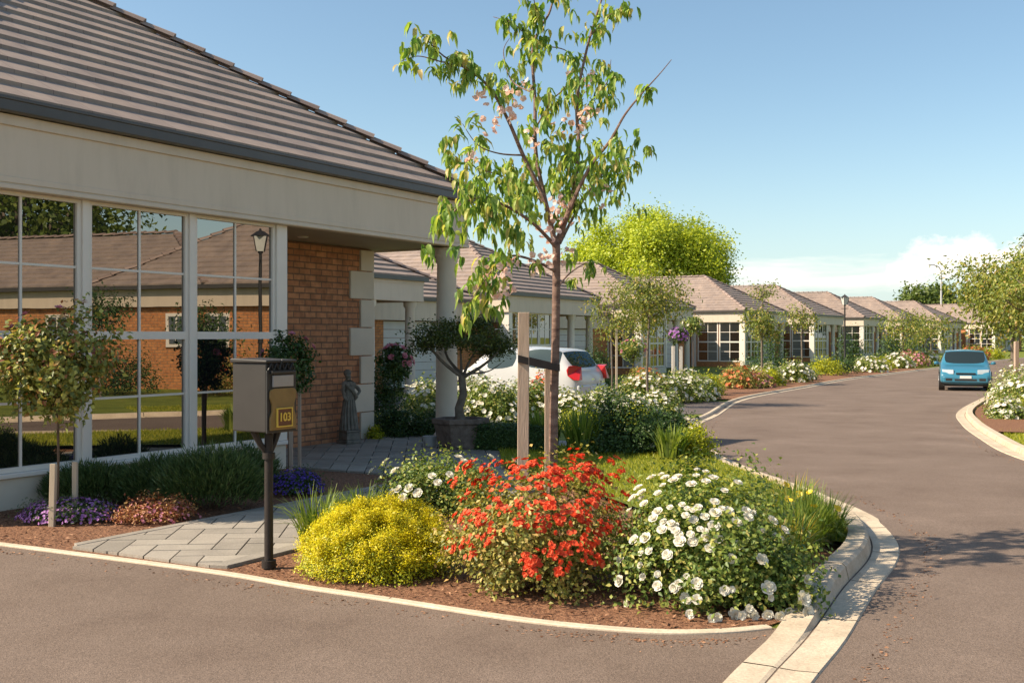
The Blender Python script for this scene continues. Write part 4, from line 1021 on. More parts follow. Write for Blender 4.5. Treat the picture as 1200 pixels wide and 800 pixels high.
cl = [(640, 545, 95, 10, 30), (575, 560, 25, 10, 8), (545, 583, 15, 18, 6), (600, 590, 25, 18, 8), (660, 565, 50, 15, 18), (700, 590, 35, 12, 8), (625, 590, 25, 12, 7), (620, 612, 22, 8, 7), (546, 605, 10, 14, 5), (535, 635, 14, 10, 5), (565, 632, 14, 9, 4), (645, 600, 15, 10, 4), (705, 615, 28, 12, 7), (672, 630, 12, 8, 3), (640, 658, 22, 10, 7), (690, 628, 12, 10, 3), (700, 655, 14, 12, 5), (725, 575, 15, 15, 6), (560, 610, 10, 10, 3), (655, 645, 14, 10, 3), (540, 650, 14, 6, 2)]
for cx, cy, sx, sy, n_ in cl:
    for k in range(n_): red_px.append((cx + rngb.uniform(-1, 1) * sx, cy + rngb.uniform(-1, 1) * sy))
order = rngb.permutation(len(red_px)); red_px = [red_px[i] for i in order]
p_, n_ = pxdome(.18, 6.6, .57, .56, .82, .1, red_px[:98], rngb); place_blooms(rb, reds, p_, n_, rngb, .55, .95, 'bloom')
p_, n_ = pxdome(.18, 6.6, .57, .56, .82, .1, red_px[98:] * 2, rngb, .03)
V, Fc = bloom_batch(np.array(p_), np.array(n_), .02, rngb, 6); tag(np_mesh('small_blooms', V, Fc, M['p_red'], rb), kind='stuff')
d = rnd_dirs(300, rngb); d = d[(d[:, 2] > .35) & (d[:, 1] > .1)][:40]
rngb.shuffle(red_px) if False else None
V, Fc = bloom_batch(d * np.array([.54, .56, .72]) + np.array([0, 0, .1]), d, .03, rngb, 6); np_mesh('rear_blooms', V, Fc, M['p_red'], rb)
# white rose bush
wb = bush('big white rose bush at the tip of the bed, right of the scarlet roses', (1.14, 6.42, .0), .57, .66, .78, 17000, .034, .024, M['l_rose'], 33, name='white_rose_bush', cat='rose bush', noise=.16, clumps=70, spread=.12, stems=26, fill=.3)
wpx = [(765, 560), (775, 556), (790, 562), (752, 578), (745, 585), (778, 578), (800, 558), (832, 552), (838, 560), (812, 568), (755, 590), (793, 592), (770, 600), (812, 595), (828, 600), (842, 596), (858, 600), (815, 610), (795, 622), (808, 626), (822, 630), (832, 622), (845, 618), (838, 632), (865, 612), (785, 620), (818, 618), (760, 645), (742, 632), (772, 612), (800, 676), (775, 684), (755, 676), (815, 683), (797, 703), (801, 717), (838, 736), (860, 733), (872, 720), (858, 690), (905, 610), (918, 632), (925, 670), (928, 690), (930, 708), (910, 720), (930, 725), (736, 680), (748, 660), (905, 625), (870, 640), (852, 655), (880, 600), (730, 600), (726, 655), (848, 575), (862, 566), (885, 655), (895, 700), (880, 735), (790, 650), (735, 715)]
wpx = wpx + [(x + rngb.normal() * 9, y + rngb.normal() * 7) for x, y in wpx[:42]]
p_, n_ = pxdome(1.14, 6.42, .57, .66, .80, .1, wpx, rngb); place_blooms(wb, white_roses, p_, n_, rngb, .5, .98)
# low white roses trailing at the right of the white bush
w2 = bush('low white rose spilling over the kerb at the far tip of the bed', (1.42, 6.15, .0), .34, .36, .48, 5000, .032, .023, M['l_rose'], 34, name='white_rose_bush', cat='rose bush', clumps=40, spread=.15, stems=10)
p_, n_ = pxdome(1.42, 6.15, .34, .36, .5, .06, [(915, 738), (925, 722), (935, 700), (940, 680), (900, 742), (880, 738), (905, 690), (862, 738), (940, 715)], rngb); place_blooms(w2, white_roses, p_, n_, rngb, .8, 1.2)
# yellow bush
yb = bush('rounded golden yellow flowering shrub beside the letterbox path edge', (-.88, 7.0, .0), .55, .5, .45, 22000, .024, .009, M['l_limegreen'], 35, name='golden_shrub', cat='shrub', clumps=260, spread=.07, stems=0, fill=.2, up=.7, tmpl=LEAF4, noise=.03)
P, N, C = clump_cloud(rngb, 120000, (.56, .51, .46), 500, .045, True, -.1, .02, .035)
P[:, 2] += .055; kdummy = 0; k = (P[:, 2] > .03) & (rngb.random(len(P)) < np.clip(P[:, 2] * 4.2 - .25, .10, 1)); P = P[k]; N = N[k]
foliage('yellow_sprays', yb, M['l_yellow'], P + N * .02, N, .018, .0065, rngb, LEAF4, up=.8)
# white roses at the path
w3 = bush('white rose bush beside the shaded paving, behind the yellow shrub', (-.62, 9.35, .0), .60, .5, .50, 8000, .036, .025, M['l_rose'], 36, name='white_rose_bush', cat='rose bush', clumps=60, spread=.14, stems=18, noise=.16)
p_, n_ = pxdome(-.62, 9.35, .60, .5, .52, .08, [(436, 552), (443, 560), (450, 545), (455, 548), (462, 552), (440, 572), (460, 576), (470, 573), (480, 572), (488, 578), (465, 582), (475, 584), (512, 558), (515, 565), (530, 556), (545, 540), (555, 538), (540, 536), (600, 540), (455, 540), (575, 535)], rngb); place_blooms(w3, white_roses, p_, n_, rngb, .85, 1.3)

strap_clump('bright green strap-leaved clump beside the letterbox post, next to the yellow shrub', (-1.42, 7.75, .02), .18, .42, .012, 260, M['l_strap'], 41, spreadout=1.0)
strap_clump('grassy clump behind the yellow shrub at the path edge', (-1.18, 8.45, .02), .2, .36, .012, 260, M['l_strap'], 42, spreadout=1.1)
strap_clump('thin grassy tuft at the edge of the shaded paving', (-1.45, 8.9, .02), .16, .26, .010, 160, M['l_strap'], 43, spreadout=1.1)
k = 0
lil = [((2.12, 7.75), 'daylily clump with yellow flowers nearest the kerb bend'), ((1.86, 7.35), 'orange-tinged daylily clump between white roses and kerb'), ((2.3, 8.35), 'daylily clump at the widest point of the kerb curve'), ((1.95, 8.2), 'dense grassy daylily clump in the middle of the lily patch'), ((1.72, 7.9), 'daylily clump tucked behind the white rose bush'), ((1.75, 6.95), 'low daylily clump with bronze leaves at the kerb edge beside the white roses'), ((2.3, 7.95), 'spreading daylily clump leaning over the kerb at its sharpest bend'), ((2.35, 8.95), 'rearmost daylily clump by the kerb at the lawn edge')]
for (x, y), lab in lil:
    strap_clump(lab, (x, y, .03), .24, .36, .013, 330, M['l_lily'] if k % 2 else M['l_strap'], 50 + k, name='daylily', flowers=(M['p_yellow'], 3, .032, .32) if k in (0, 2) else None, spreadout=1.25, group='daylilies by the kerb'); k += 1

# plants in front of the windows
def small_bush(label, px, py, rx, h, n, mat, seed, **kw):
    p = gp(px, py); return bush(label, (p.x, p.y, g(p.y) + .02), rx, kw.pop('ry', rx), h, n, kw.pop('L', .03), kw.pop('W', .012), M[mat], seed, **kw)
small_bush('purple flowering mound under the staked rose tree', 82, 612, .42, .18, 3500, 'l_lav', 61, blooms=(M['p_purple'], 620, .013, 'batch'), stems=0, name='purple_flowers', cat='flowers', ry=.25)
small_bush('bronze and pink leaved groundcover between purple mound and path', 180, 612, .36, .16, 4200, 'l_redground', 62, blooms=(M['p_pink'], 120, .014, 'batch'), stems=0, name='groundcover', cat='flowers', ry=.26)
small_bush('violet flowering mound beside the paving under the window end', 347, 580, .26, .24, 2600, 'l_dark', 63, blooms=(M['p_violet'], 560, .013, 'batch'), stems=0, name='violet_flowers', cat='flowers', ry=.24)
def needle_bush(label, px, py, rx, h, n, seed, mat='l_lav', group='dark bushes below the window'):
    p = gp(px, py); rng = np.random.default_rng(seed); root = empty('lavender_bush', (p.x, p.y, .02), 0, label, 'shrub', group)
    a = rng.random(n) * 6.283; rr = np.sqrt(rng.random(n)); base = np.stack([np.cos(a) * rr * rx * .75, np.sin(a) * rr * rx * .5, np.zeros(n)], 1)
    hh = h * (1 - .45 * rr ** 2) * rng.uniform(.25, 1.05, n); P = base + np.stack([np.cos(a) * rr * .12, np.sin(a) * rr * .12, hh], 1) + rng.normal(size=(n, 3)) * .02
    D = unit(np.stack([np.cos(a) * rr, np.sin(a) * rr, np.full(n, 1.1)], 1) + rng.normal(size=(n, 3)) * .35); N = rnd_dirs(n, rng)
    V, Fc = instance_leaves(P, D, N, .07 * rng.uniform(.6, 1.3, n), .009 * rng.uniform(.7, 1.3, n), LEAF4); np_mesh('leaves', V, Fc, M[mat], root)
    mb = MB()
    for k in range(30): i = k; mb.tube([tuple(base[i] * .3), tuple(P[i])], [.006, .002], 4)
    mb.build('stems', M['twig'], root); return root
needle_bush('tall dark lavender bush under the right end of the window', 245, 598, .46, .50, 11000, 64)
needle_bush('dark lavender bush below the middle window', 190, 592, .42, .40, 8000, 65)
needle_bush('low dark lavender bush below the left window', 110, 590, .46, .32, 8000, 66)
needle_bush('small dark bush at the foot of the white window corner', 285, 575, .30, .40, 4500, 67)

# standard roses
def standard(label, px, py, ctop, cbot, r, seed, mat='l_std', blooms=None, Yd=None, n=3500, L=.05, W=.032, redtips=0, group=None, name='standard_rose', stem_r=.011):
    p = gp(px, py) if Yd is None else Vector(((px - 600) / F * Yd, Yd, g(Yd))); Y = p.y
    z1 = H - (ctop - HZ) / F * Y - p.z; z0 = H - (cbot - HZ) / F * Y - p.z; rng = np.random.default_rng(seed)
    root = empty(name, (p.x, p.y, p.z + .01), 0, label, 'rose tree', group); c = (z0 + z1) / 2; hz = (z1 - z0) / 2
    P, N, C = clump_cloud(rng, n, (r, r, hz), 46, .14, False, 0, .12, .2); P[:, 2] += c
    foliage('crown', root, M[mat], P, N, L, W, rng, LEAF5)
    mb = MB(); mb.tube([(0, 0, -.1), (.01, 0, z0 * .6), (0, .01, z0 + hz * .5)], stem_r, 8)
    for i in range(16): e = C[i]; mb.tube([(0, .01, z0 + .02 + .02 * (i % 5)), (e[0] * .5, e[1] * .5, c + e[2] * .4), (e[0] * .95, e[1] * .95, c + e[2] * .95)], [.007, .005, .002], 5)
    mb.build('stem', M['twig'], root)
    if redtips:
        k = rng.integers(0, 46, redtips); top = C[k]; top = top[top[:, 2] > 0]; Q = top * 1.05 + rng.normal(size=top.shape) * .05 + np.array([0, 0, c + .03]); foliage('red_shoots', root, M['l_redtip'], Q, unit(top), L * .9, W * .7, rng, LEAF5, up=.8)
    if blooms:
        bm_, cnt, br = blooms[:3]; d = rnd_dirs(cnt * 5, rng); d = d[d[:, 2] > blooms[3]][:cnt]; V, Fc = bloom_batch(d * np.array([r, r, hz]) * 1.02 + np.array([0, 0, c]), d, br, rng, 7, .4); V2, F2 = bloom_batch(d * np.array([r, r, hz]) * 1.03 + np.array([0, 0, c]), d, br * .6, rng, 5, .9)
        np_mesh('blossoms', np.concatenate([V, V2]), np.concatenate([F2, F2 + 0]) if False else np.arange(len(V) + len(V2)).reshape(-1, 4), bm_, root)
    return root
standard('round-headed standard rose with red-tipped leaves before the left window', 67, 612, 362, 492, .46, 71, n=5200, redtips=420, blooms=(M['p_pink'], 6, .04, -.2), L=.055, W=.036)
p = gp(60, 618); stake_obj((p.x, p.y, 0), .52, .045, M['stakepale'], 'short pale stake with a tie, left of the standard rose stem', (.02, 0), 'short stakes by the window rose')
p = gp(88, 610); stake_obj((p.x, p.y, 0), .50, .04, M['stakepale'], 'thinner pale stake, right of the standard rose stem', (0, 0), 'short stakes by the window rose')
standard('standard rose with one large pink bloom behind the letterbox', 338, 560, 392, 460, .30, 72, mat='l_dark', n=2600, blooms=(M['p_pink'], 5, .05, .2), L=.05, W=.032)
p = gp(341, 562); stake_obj((p.x, p.y, 0), 1.0, .04, M['stake'], 'grey stake behind the letterbox, left one of the pair', (0, 0), 'stakes behind the letterbox')
p = gp(351, 560); stake_obj((p.x, p.y, 0), 1.05, .035, M['stake'], 'grey stake behind the letterbox, right one of the pair', (0, 0), 'stakes behind the letterbox')
standard('pink flowered standard rose right of the white quoins', 462, 520, 405, 448, .30, 73, mat='l_dark', Yd=17.4, n=2200, blooms=(M['p_pink'], 16, .06, .0), L=.06, W=.04)

# porch plants
def abs_bush(label, X, Y, rx, ry, h, n, mat, seed, **kw):
    return bush(label, (X, Y, g(Y) + .02), rx, ry, h, n, kw.pop('L', .04), kw.pop('W', .028), M[mat], seed, **kw)
abs_bush('tall narrow dark shrub against the right edge of the quoins', -2.08, 17.0, .28, .28, 1.25, 5500, 'l_dark', 81, stems=6)
abs_bush('low dark hedge bush between quoins and planter, left one', -1.75, 16.4, .45, .35, .5, 4500, 'l_dark', 82, stems=0, group='dark bushes by the porch')
abs_bush('low dark hedge bush between quoins and planter, right one', -1.2, 16.5, .45, .35, .5, 4500, 'l_dark', 83, stems=0, group='dark bushes by the porch')
abs_bush('small yellow-green tuft at the foot of the quoins', -2.05, 15.9, .12, .12, .28, 700, 'l_gold', 84, stems=0)
def box_hedge(label, a, b, w, h, n, seed, mat='l_dark'):
    rng = np.random.default_rng(seed); a = Vector((a[0], a[1], 0)); b = Vector((b[0], b[1], 0)); r = empty('hedge', (a.x, a.y, g(a.y) + .01), 0, label, 'hedge'); d = (b - a); L_ = d.length; d.normalize(); s = Vector((-d.y, d.x, 0))
    q = rng.random((n, 3)); f = rng.integers(0, 3, n); t = q[:, 0] * L_; o = (q[:, 1] - .5) * w; z = q[:, 2] * h
    o = np.where(f == 0, np.sign(o) * w / 2, o); z = np.where(f == 1, h, z); P = np.outer(t, np.array(d)) + np.outer(o, np.array(s)) + np.outer(z, [0, 0, 1]) + rng.normal(size=(n, 3)) * .018
    N = unit(np.outer(np.where(f == 0, np.sign(o), 0), np.array(s)) + np.outer(np.where(f == 1, 1., .15), [0, 0, 1]))
    foliage('leaves', r, M[mat], P, N, .028, .02, rng, LEAF4); mb = MB(); a2 = d * 0 ; c = s * (w / 2 - .04)
    mb.prism([tuple(c)[:2], tuple(d * L_ + c)[:2], tuple(d * L_ - c)[:2], tuple(-c)[:2]][::-1], 0, h - .04); mb.build('branches', M['l_dark'], r)
box_hedge('low clipped dark hedge right of the stone planter', (-.42, 14.55), (.55, 14.2), .5, .36, 9000, 85)

# stone planter and dwarf tree
def planter_tree():
    c = Vector((-.70, 14.55, .029)); r = empty('stone_planter', c, .2, 'rough six-sided stone planter beside the porch column', 'planter')
    def hexa(rad, z, sx=1.0): return [(rad * sx * math.cos(PI / 3 * k), rad * .85 * math.sin(PI / 3 * k), z) for k in range(6)]
    mb = MB(); rings = [hexa(.29, 0), hexa(.31, .04), hexa(.37, .33), hexa(.40, .34), hexa(.40, .41), hexa(.34, .41), hexa(.33, .36)]
    vs = [v for q in rings for v in q]; fs = [(i * 6 + k, i * 6 + (k + 1) % 6, (i + 1) * 6 + (k + 1) % 6, (i + 1) * 6 + k) for i in range(6) for k in range(6)] + [tuple(reversed(range(6)))]
    mb.add(vs, fs); mb.build('bowl', M['planter'], r, bevel=.008)
    mb = MB(); mb.add(hexa(.335, .37), [(0, 1, 2, 3, 4, 5)]); mb.build('soil', M['soil'], r)
    rng = np.random.default_rng(91); t = empty('bonsai_tree', (c.x, c.y, c.z + .36), 0, 'gnarled dwarf tree with flat spreading crown growing in the stone planter', 'tree')
    def pt(x, y, dy=0): p = at(x, y, 14.55 + dy); return p - Vector((c.x, c.y, c.z + .36))
    L_ = []; 
    for pts, r0 in (([(542, 442), (520, 425, -.1), (505, 408, -.2), (495, 395, -.2)], .03), ([(542, 440), (525, 420, .2), (520, 402, .3), (512, 388, .3)], .025), ([(542, 442), (560, 432, -.1), (578, 418, -.15), (590, 402, -.1)], .03), ([(542, 442), (552, 420, .2), (565, 400, .3)], .025), ([(541, 442), (540, 415, 0), (538, 392, 0)], .025), ([(548, 438), (572, 435, .1), (588, 425, .1)], .015)):
        q = smooth_path([tuple(pt(*p)) for p in pts], 4); L_.append((q, [r0 * (1 - .75 * i / (len(q) - 1)) for i in range(len(q))]))
    tree_from_limbs(t, L_, M['barkgrey'], [Vector((0.0, 0, -.05)), pt(538, 478), pt(543, 462), pt(541, 440)], [.075, .062, .055, .05])
    P = []
    for (x, y, dy, rx, ry_) in ((505, 393, -.15, 26, 12), (525, 384, .25, 26, 10), (550, 385, 0, 30, 10), (572, 395, -.1, 24, 12), (592, 405, -.1, 16, 10), (497, 405, -.1, 18, 8), (540, 395, .35, 40, 10), (575, 412, .1, 20, 8), (560, 378, .1, 18, 7), (520, 400, -.3, 20, 8), (555, 403, -.3, 26, 9)):
        k = 650; q = rng.normal(size=(k, 3)) * np.array([rx * .012 * .5, .13, ry_ * .012 * .55]); P.append(q + np.array(pt(x, y, dy)))
    P = np.concatenate(P); N = unit(rng.normal(size=P.shape) * .5 + np.array([0, 0, 1])); foliage('crown', t, M['l_bonsai'], P, N, .045, .028, rng, LEAF5)
    mb = MB(); mb.lathe([(.075, 0), (.085, .01), (.105, .13), (.11, .14), (.1, .145), (.09, .12)], (0, 0, 0), 20); o = mb.build('flower_pot', M['pot'], None, smooth=True); o.location = (-1.13, 14.75, .030); tag(o, 'small pale pot on the paving left of the stone planter', 'pot')
planter_tree()

# garden statue
def statue():
    p = P0 + DU * 6.25 - DN * 1.35; p = Vector((at(409, 500, 1).x * 15.2, 15.2, .030))
    r = empty('garden_statue', p, HANG - .25, 'weathered grey statue of a draped woman on a plinth before the brick wall', 'statue')
    mb = MB(); mb.box(-.13, .13, -.13, .13, 0, .05); mb.box(-.11, .11, -.11, .11, .052, .16); mb.box(-.125, .125, -.125, .125, .162, .19); mb.build('plinth', M['stone'], r, bevel=.01)
    me = bpy.data.meshes.new('figure'); 
    J = [((0, 0, .62), .085), ((0, 0, .54), .095), ((.0, 0, .40), .10), ((.0, 0, .26), .105), ((0, 0, .19), .12), ((0, 0, .72), .075), ((-.01, 0, .80), .082), ((-.01, 0, .86), .06), ((-.012, 0, .905), .03), ((-.02, -.01, .955), .05), ((-.022, -.005, .99), .045),
         ((-.09, 0, .855), .036), ((-.125, -.02, .76), .03), ((-.115, -.05, .66), .026), ((-.09, -.09, .60), .022),
         ((.075, 0, .85), .036), ((.15, .0, .775), .03), ((.17, -.03, .73), .026), ((.10, -.06, .69), .022), ((.07, -.07, .68), .02)]
    E = [(0, 1), (1, 2), (2, 3), (3, 4), (0, 5), (5, 6), (6, 7), (7, 8), (8, 9), (9, 10), (6, 11), (11, 12), (12, 13), (13, 14), (6, 15), (15, 16), (16, 17), (17, 18), (18, 19)]
    me.from_pydata([j[0] for j in J], E, []); o = link_mesh(me, 'figure', M['stone'], r)
    sk = o.modifiers.new('skin', 'SKIN'); me.skin_vertices.new() if not me.skin_vertices else None
    for i, j in enumerate(J): me.skin_vertices[0].data[i].radius = (j[1], j[1] * .85)
    me.skin_vertices[0].data[0].use_root = True
    sb = o.modifiers.new('sub', 'SUBSURF'); sb.levels = 2; sb.render_levels = 2
    tx = bpy.data.textures.new('folds', 'STUCCI'); tx.noise_scale = .05; dm = o.modifiers.new('disp', 'DISPLACE'); dm.texture = tx; dm.strength = .02; dm.mid_level = .5
    mb = MB()
    for k in range(14):   # drapery folds around the skirt
        a = 2 * PI * k / 14; mb.tube([(math.cos(a) * .075, math.sin(a) * .07, .62), (math.cos(a) * .10, math.sin(a) * .085, .42), (math.cos(a + .1) * .125, math.sin(a + .1) * .105, .195)], [.012, .02, .026], 6)
    mb.tube([(-.1, -.05, .84), (.0, -.085, .76), (.08, -.07, .66), (.1, .02, .6)], [.02, .026, .028, .02], 7)
    mb.build('drapery', M['stone'], r, smooth=True)
    mb = MB(); mb.lathe([(.02, -.045), (.045, -.03), (.056, 0), (.05, .035), (.02, .055)], (-.022, .008, .995), 12); mb.lathe([(.01, -.02), (.026, 0), (.01, .02)], (-.022, .06, 1.0), 10); mb.build('hair', M['stone'], r, smooth=True)
statue()

# ------------------------------------------------------------------ mid-ground planting
strap_clump('tall agapanthus clump left of the dark hedge, past the cherry stake', (.9, 13.7, .05), .3, .62, .024, 240, M['l_strap'], 101, name='agapanthus', spreadout=.7)
strap_clump('agapanthus clump behind the cherry trunk', (.45, 14.4, .05), .28, .55, .026, 200, M['l_strap'], 102, name='agapanthus', spreadout=.7)
abs_bush('dark rounded bush past the lawn, behind the white rose tip', 1.45, 13.8, .62, .5, .78, 9000, 'l_dark', 103, stems=4)
abs_bush('dark bush with a few white roses at the kerb end of the hedge', 2.05, 13.9, .42, .4, .62, 5500, 'l_dark', 104, blooms=(M['p_white'], 14, .05, 'batch'))
abs_bush('light green bush with white flowers beside the kerb bend', 2.3, 13.3, .26, .26, .42, 2400, 'l_gold', 105, blooms=(M['p_white'], 8, .03, 'batch'))
strap_clump('leafy clump in front of the dark bush by the lawn', (1.95, 13.05, .08), .24, .4, .03, 160, M['l_strap'], 106, name='agapanthus', spreadout=.8)
k = 110
white_spots = [(-1.55, 19.3, .55, .8, 'sunlit white rose bush glimpsed between the porch column and the shrubs'), (-.75, 20.6, .55, .95, 'white rose bush directly behind the dwarf tree trunk'), (-.35, 19.6, .6, .85, 'white rose bush right behind the dwarf tree'), (.35, 20.3, .6, .85, 'white rose bush in the long bed, left of the cherry stake'), (1.05, 19.8, .5, .6, 'white rose bush in the long bed, right of the cherry trunk'),
               (1.7, 20.4, .6, .6, 'low white rose bush in front of the white car rear'), (2.3, 20.2, .5, .5, 'low white rose bush where the long bed nears the kerb'), (2.9, 21.0, .45, .55, 'white rose bush at the kerb end of the long bed')]
for X, Y, r_, h_, lab in white_spots:
    abs_bush(lab, X, Y, r_, r_, h_, 4200, 'l_rose', k, L=.055, W=.038, blooms=(M['p_white'], 130, .05, 'batch'), name='white_rose_bush', cat='rose bush', group='white roses of the long bed', stems=5); k += 1
abs_bush('scarlet flower bush in front of the white car, beside the cherry trunk', .60, 20.9, .35, .3, .9, 2000, 'l_redrose', 121, L=.05, W=.035, blooms=(M['p_red'], 90, .05, 'batch'), name='red_flower_bush', cat='rose bush', stems=5)
abs_bush('orange-green low bush in the long bed below the slim tree', 2.2, 19.3, .5, .45, .32, 2600, 'l_gold', 122, L=.05, W=.035, stems=0)
abs_bush('olive low bush in the long bed behind the agapanthus', 1.3, 18.6, .6, .4, .3, 2600, 'l_gold', 123, L=.05, W=.035, stems=0)
abs_bush('dark low bush behind the kerbside hedge end', 2.2, 15.5, .45, .4, .5, 4200, 'l_dark', 124, L=.04, W=.03, stems=0)
mid = [(3.2, 27.0, .6, .75, 'l_rose', 'p_white', 'white rose bush at the base of the slim kerbside tree'), (3.9, 27.5, .6, .75, 'l_rose', 'p_white', 'white rose bush right of the slim kerbside tree'), (4.6, 28.2, .6, .7, 'l_rose', 'p_white', 'white rose bush close to the kerb, under the lavender posts'), (5.2, 29.2, .5, .6, 'l_rose', 'p_white', 'kerb-end white rose bush of the second bed'),
       (3.7, 29.5, .7, .85, 'l_redrose', 'p_orange', 'orange rose bush behind the slim kerbside tree'), (4.9, 30.3, .6, .8, 'l_rose', 'p_white', 'white rose bush left of the yellow-green bush in the second bed'), (5.9, 32.2, .5, .65, 'l_gold', None, 'yellow-green bush before the sunlit gridded window'),
       (8.0, 37.5, .7, .8, 'l_redrose', 'p_orange', 'orange rose bush at the base of the first kerbside tree pair'), (8.9, 38.5, .6, .55, 'l_redrose', 'p_pink', 'pink rose bush beside the orange one at the kerb'), (9.6, 40.0, .6, .6, 'l_gold', None, 'grassy green bush past the pink roses'), (10.0, 42, .7, .8, 'l_rose', 'p_white', 'white rose bush past the grassy bush at the far kerb'), (11.5, 43.5, .7, .8, 'l_rose', 'p_white', 'white rose bush below the second kerbside tree'), (12.4, 45.5, .6, .6, 'l_rose', 'p_white', 'white rose bush just before the street lamp bed'),
       (15.0, 51.0, .9, .8, 'l_gold', None, 'green bush left of the street lamp foot'), (16.3, 53.0, .9, .8, 'l_dark', None, 'dark bush at the street lamp foot'), (18.5, 55.0, .9, .8, 'l_rose', 'p_white', 'white flowered bush right of the street lamp'), (20.0, 58.0, .9, .7, 'l_gold', None, 'light green bush right of the street lamp'),
       (22.3, 61.5, .9, .9, 'l_rose', 'p_white', 'white rose bush far left of the blue car'), (24.0, 64.0, 1.0, 1.0, 'l_redrose', 'p_pink', 'salmon pink rose bush left of the blue car'), (25.8, 66.5, .9, .9, 'l_rose', 'p_white', 'white rose bush next to the salmon roses by the blue car'),
       (35.5, 82.0, 1.2, 1.1, 'l_redrose', 'p_orange', 'orange bush showing right of the blue car'), (38.5, 86.0, 1.2, 1.0, 'l_gold', None, 'green bush beyond the orange one right of the blue car'),
       (11.0, 48.0, 1.0, 1.0, 'l_dark', None, 'dark shrub near the porch of the third bungalow'), (14.0, 57.5, .9, 2.2, 'l_dark', None, 'tall dark shrub before the porch behind the lamp'), (22.5, 71.0, 1.2, 2.6, 'l_dark', None, 'tall dark shrub against the bungalow right of the lamp'), (27.0, 76.0, 1.1, 2.2, 'l_dark', None, 'tall dark shrub between lamp and blue car'), (30.5, 81.5, 1.2, 2.0, 'l_dark', None, 'dark shrub left of the blue car by the far porch')]
for X, Y, r_, h_, lm, fm, lab in mid:
    far = Y > 45; sc = 1.0 + max(0, (Y - 25)) * .02
    abs_bush(lab, X, Y, r_, r_, h_, 1600 if far else 2600, lm, k, L=.06 * sc, W=.045 * sc, blooms=(M[fm], 95, .055 * sc, 'batch') if fm else None, name='flowering_bush' if fm else 'shrub', cat='rose bush' if fm else 'shrub', group='planting along the far kerb', stems=0); k += 1
# conifer by the second house
abs_bush('dark cone-shaped shrub behind the white car rear', 2.5, 33.0, .55, .55, 1.6, 4500, 'l_dark', 170, L=.07, W=.04, stems=0)
# climbing / window plants of the row
standard('lavender-headed standard between two white posts, behind the second bed', 795, 440, 384, 404, .3, 171, mat='l_lav', Yd=33, n=900, blooms=(M['p_purple'], 60, .05, -.5), L=.08, W=.04)
for dx, lab in ((-6, 'left white post under the lavender standard'), (3, 'right white post under the lavender standard')):
    stake_obj((at(795 + dx, 440, 33).x, 33, g(33)), 1.5, .09, M['white'], lab, group='white posts under the lavender standard', name='white_post')
standard('slim standard rose left of the sunlit gridded window, in the second bed', 812, 440, 372, 392, .35, 172, mat='l_rose', Yd=34, n=1000, blooms=(M['p_white'], 10, .05, 0), L=.08, W=.05)
standard('pale pink standard rose behind the white rose beds', 742, 440, 398, 425, .4, 173, mat='l_rose', Yd=31, n=900, blooms=(M['p_pink'], 12, .06, 0), L=.08, W=.05)

# young trees
young_tree('young tree with broad loose crown behind the white roses, right of the cherry', (3.35, 26.3, g(26.3)), 3.55, 1.0, 1.55, 201, nl=3200, L=.10, W=.045, r0=.035, spread=.22, nmain=13)
young_tree('slim young tree with a light crown, left half of the loose-crowned pair', (2.35, 25.2, g(25.2)), 3.1, .62, 1.6, 202, nl=1300, L=.09, W=.04, r0=.024, spread=.24)
p = Vector((2.45, 25.0, g(25))); stake_obj(tuple(p), 1.9, .05, M['stakepale'], 'thin pale stake beside the slim young tree')
young_tree('upright young tree before the sunlit fascia by the orange roses', (9.6, 41.0, g(41)), 3.35, .62, 1.7, 203, nl=1300, L=.13, W=.065, r0=.045, spread=.26)
young_tree('orange-tinted young tree, second in the far kerb row', (13.3, 49.0, g(49)), 3.5, .7, 1.8, 204, nl=700, L=.14, W=.07, r0=.045)
young_tree('young tree third in the far kerb row, left of the leaning pair', (24.2, 66.0, g(66)), 3.5, 1.4, 1.7, 205, nl=1300, L=.19, W=.09, r0=.06)
young_tree('young tree fourth in the far kerb row, just left of the blue car', (27.5, 70.0, g(70)), 3.3, 1.5, 1.4, 206, nl=1300, L=.19, W=.09, r0=.06)
young_tree('thin wispy treetop above the far roofs', (15.5, 66.0, g(66)), 5.6, .8, 4.0, 207, nl=260, L=.2, W=.09, r0=.06)
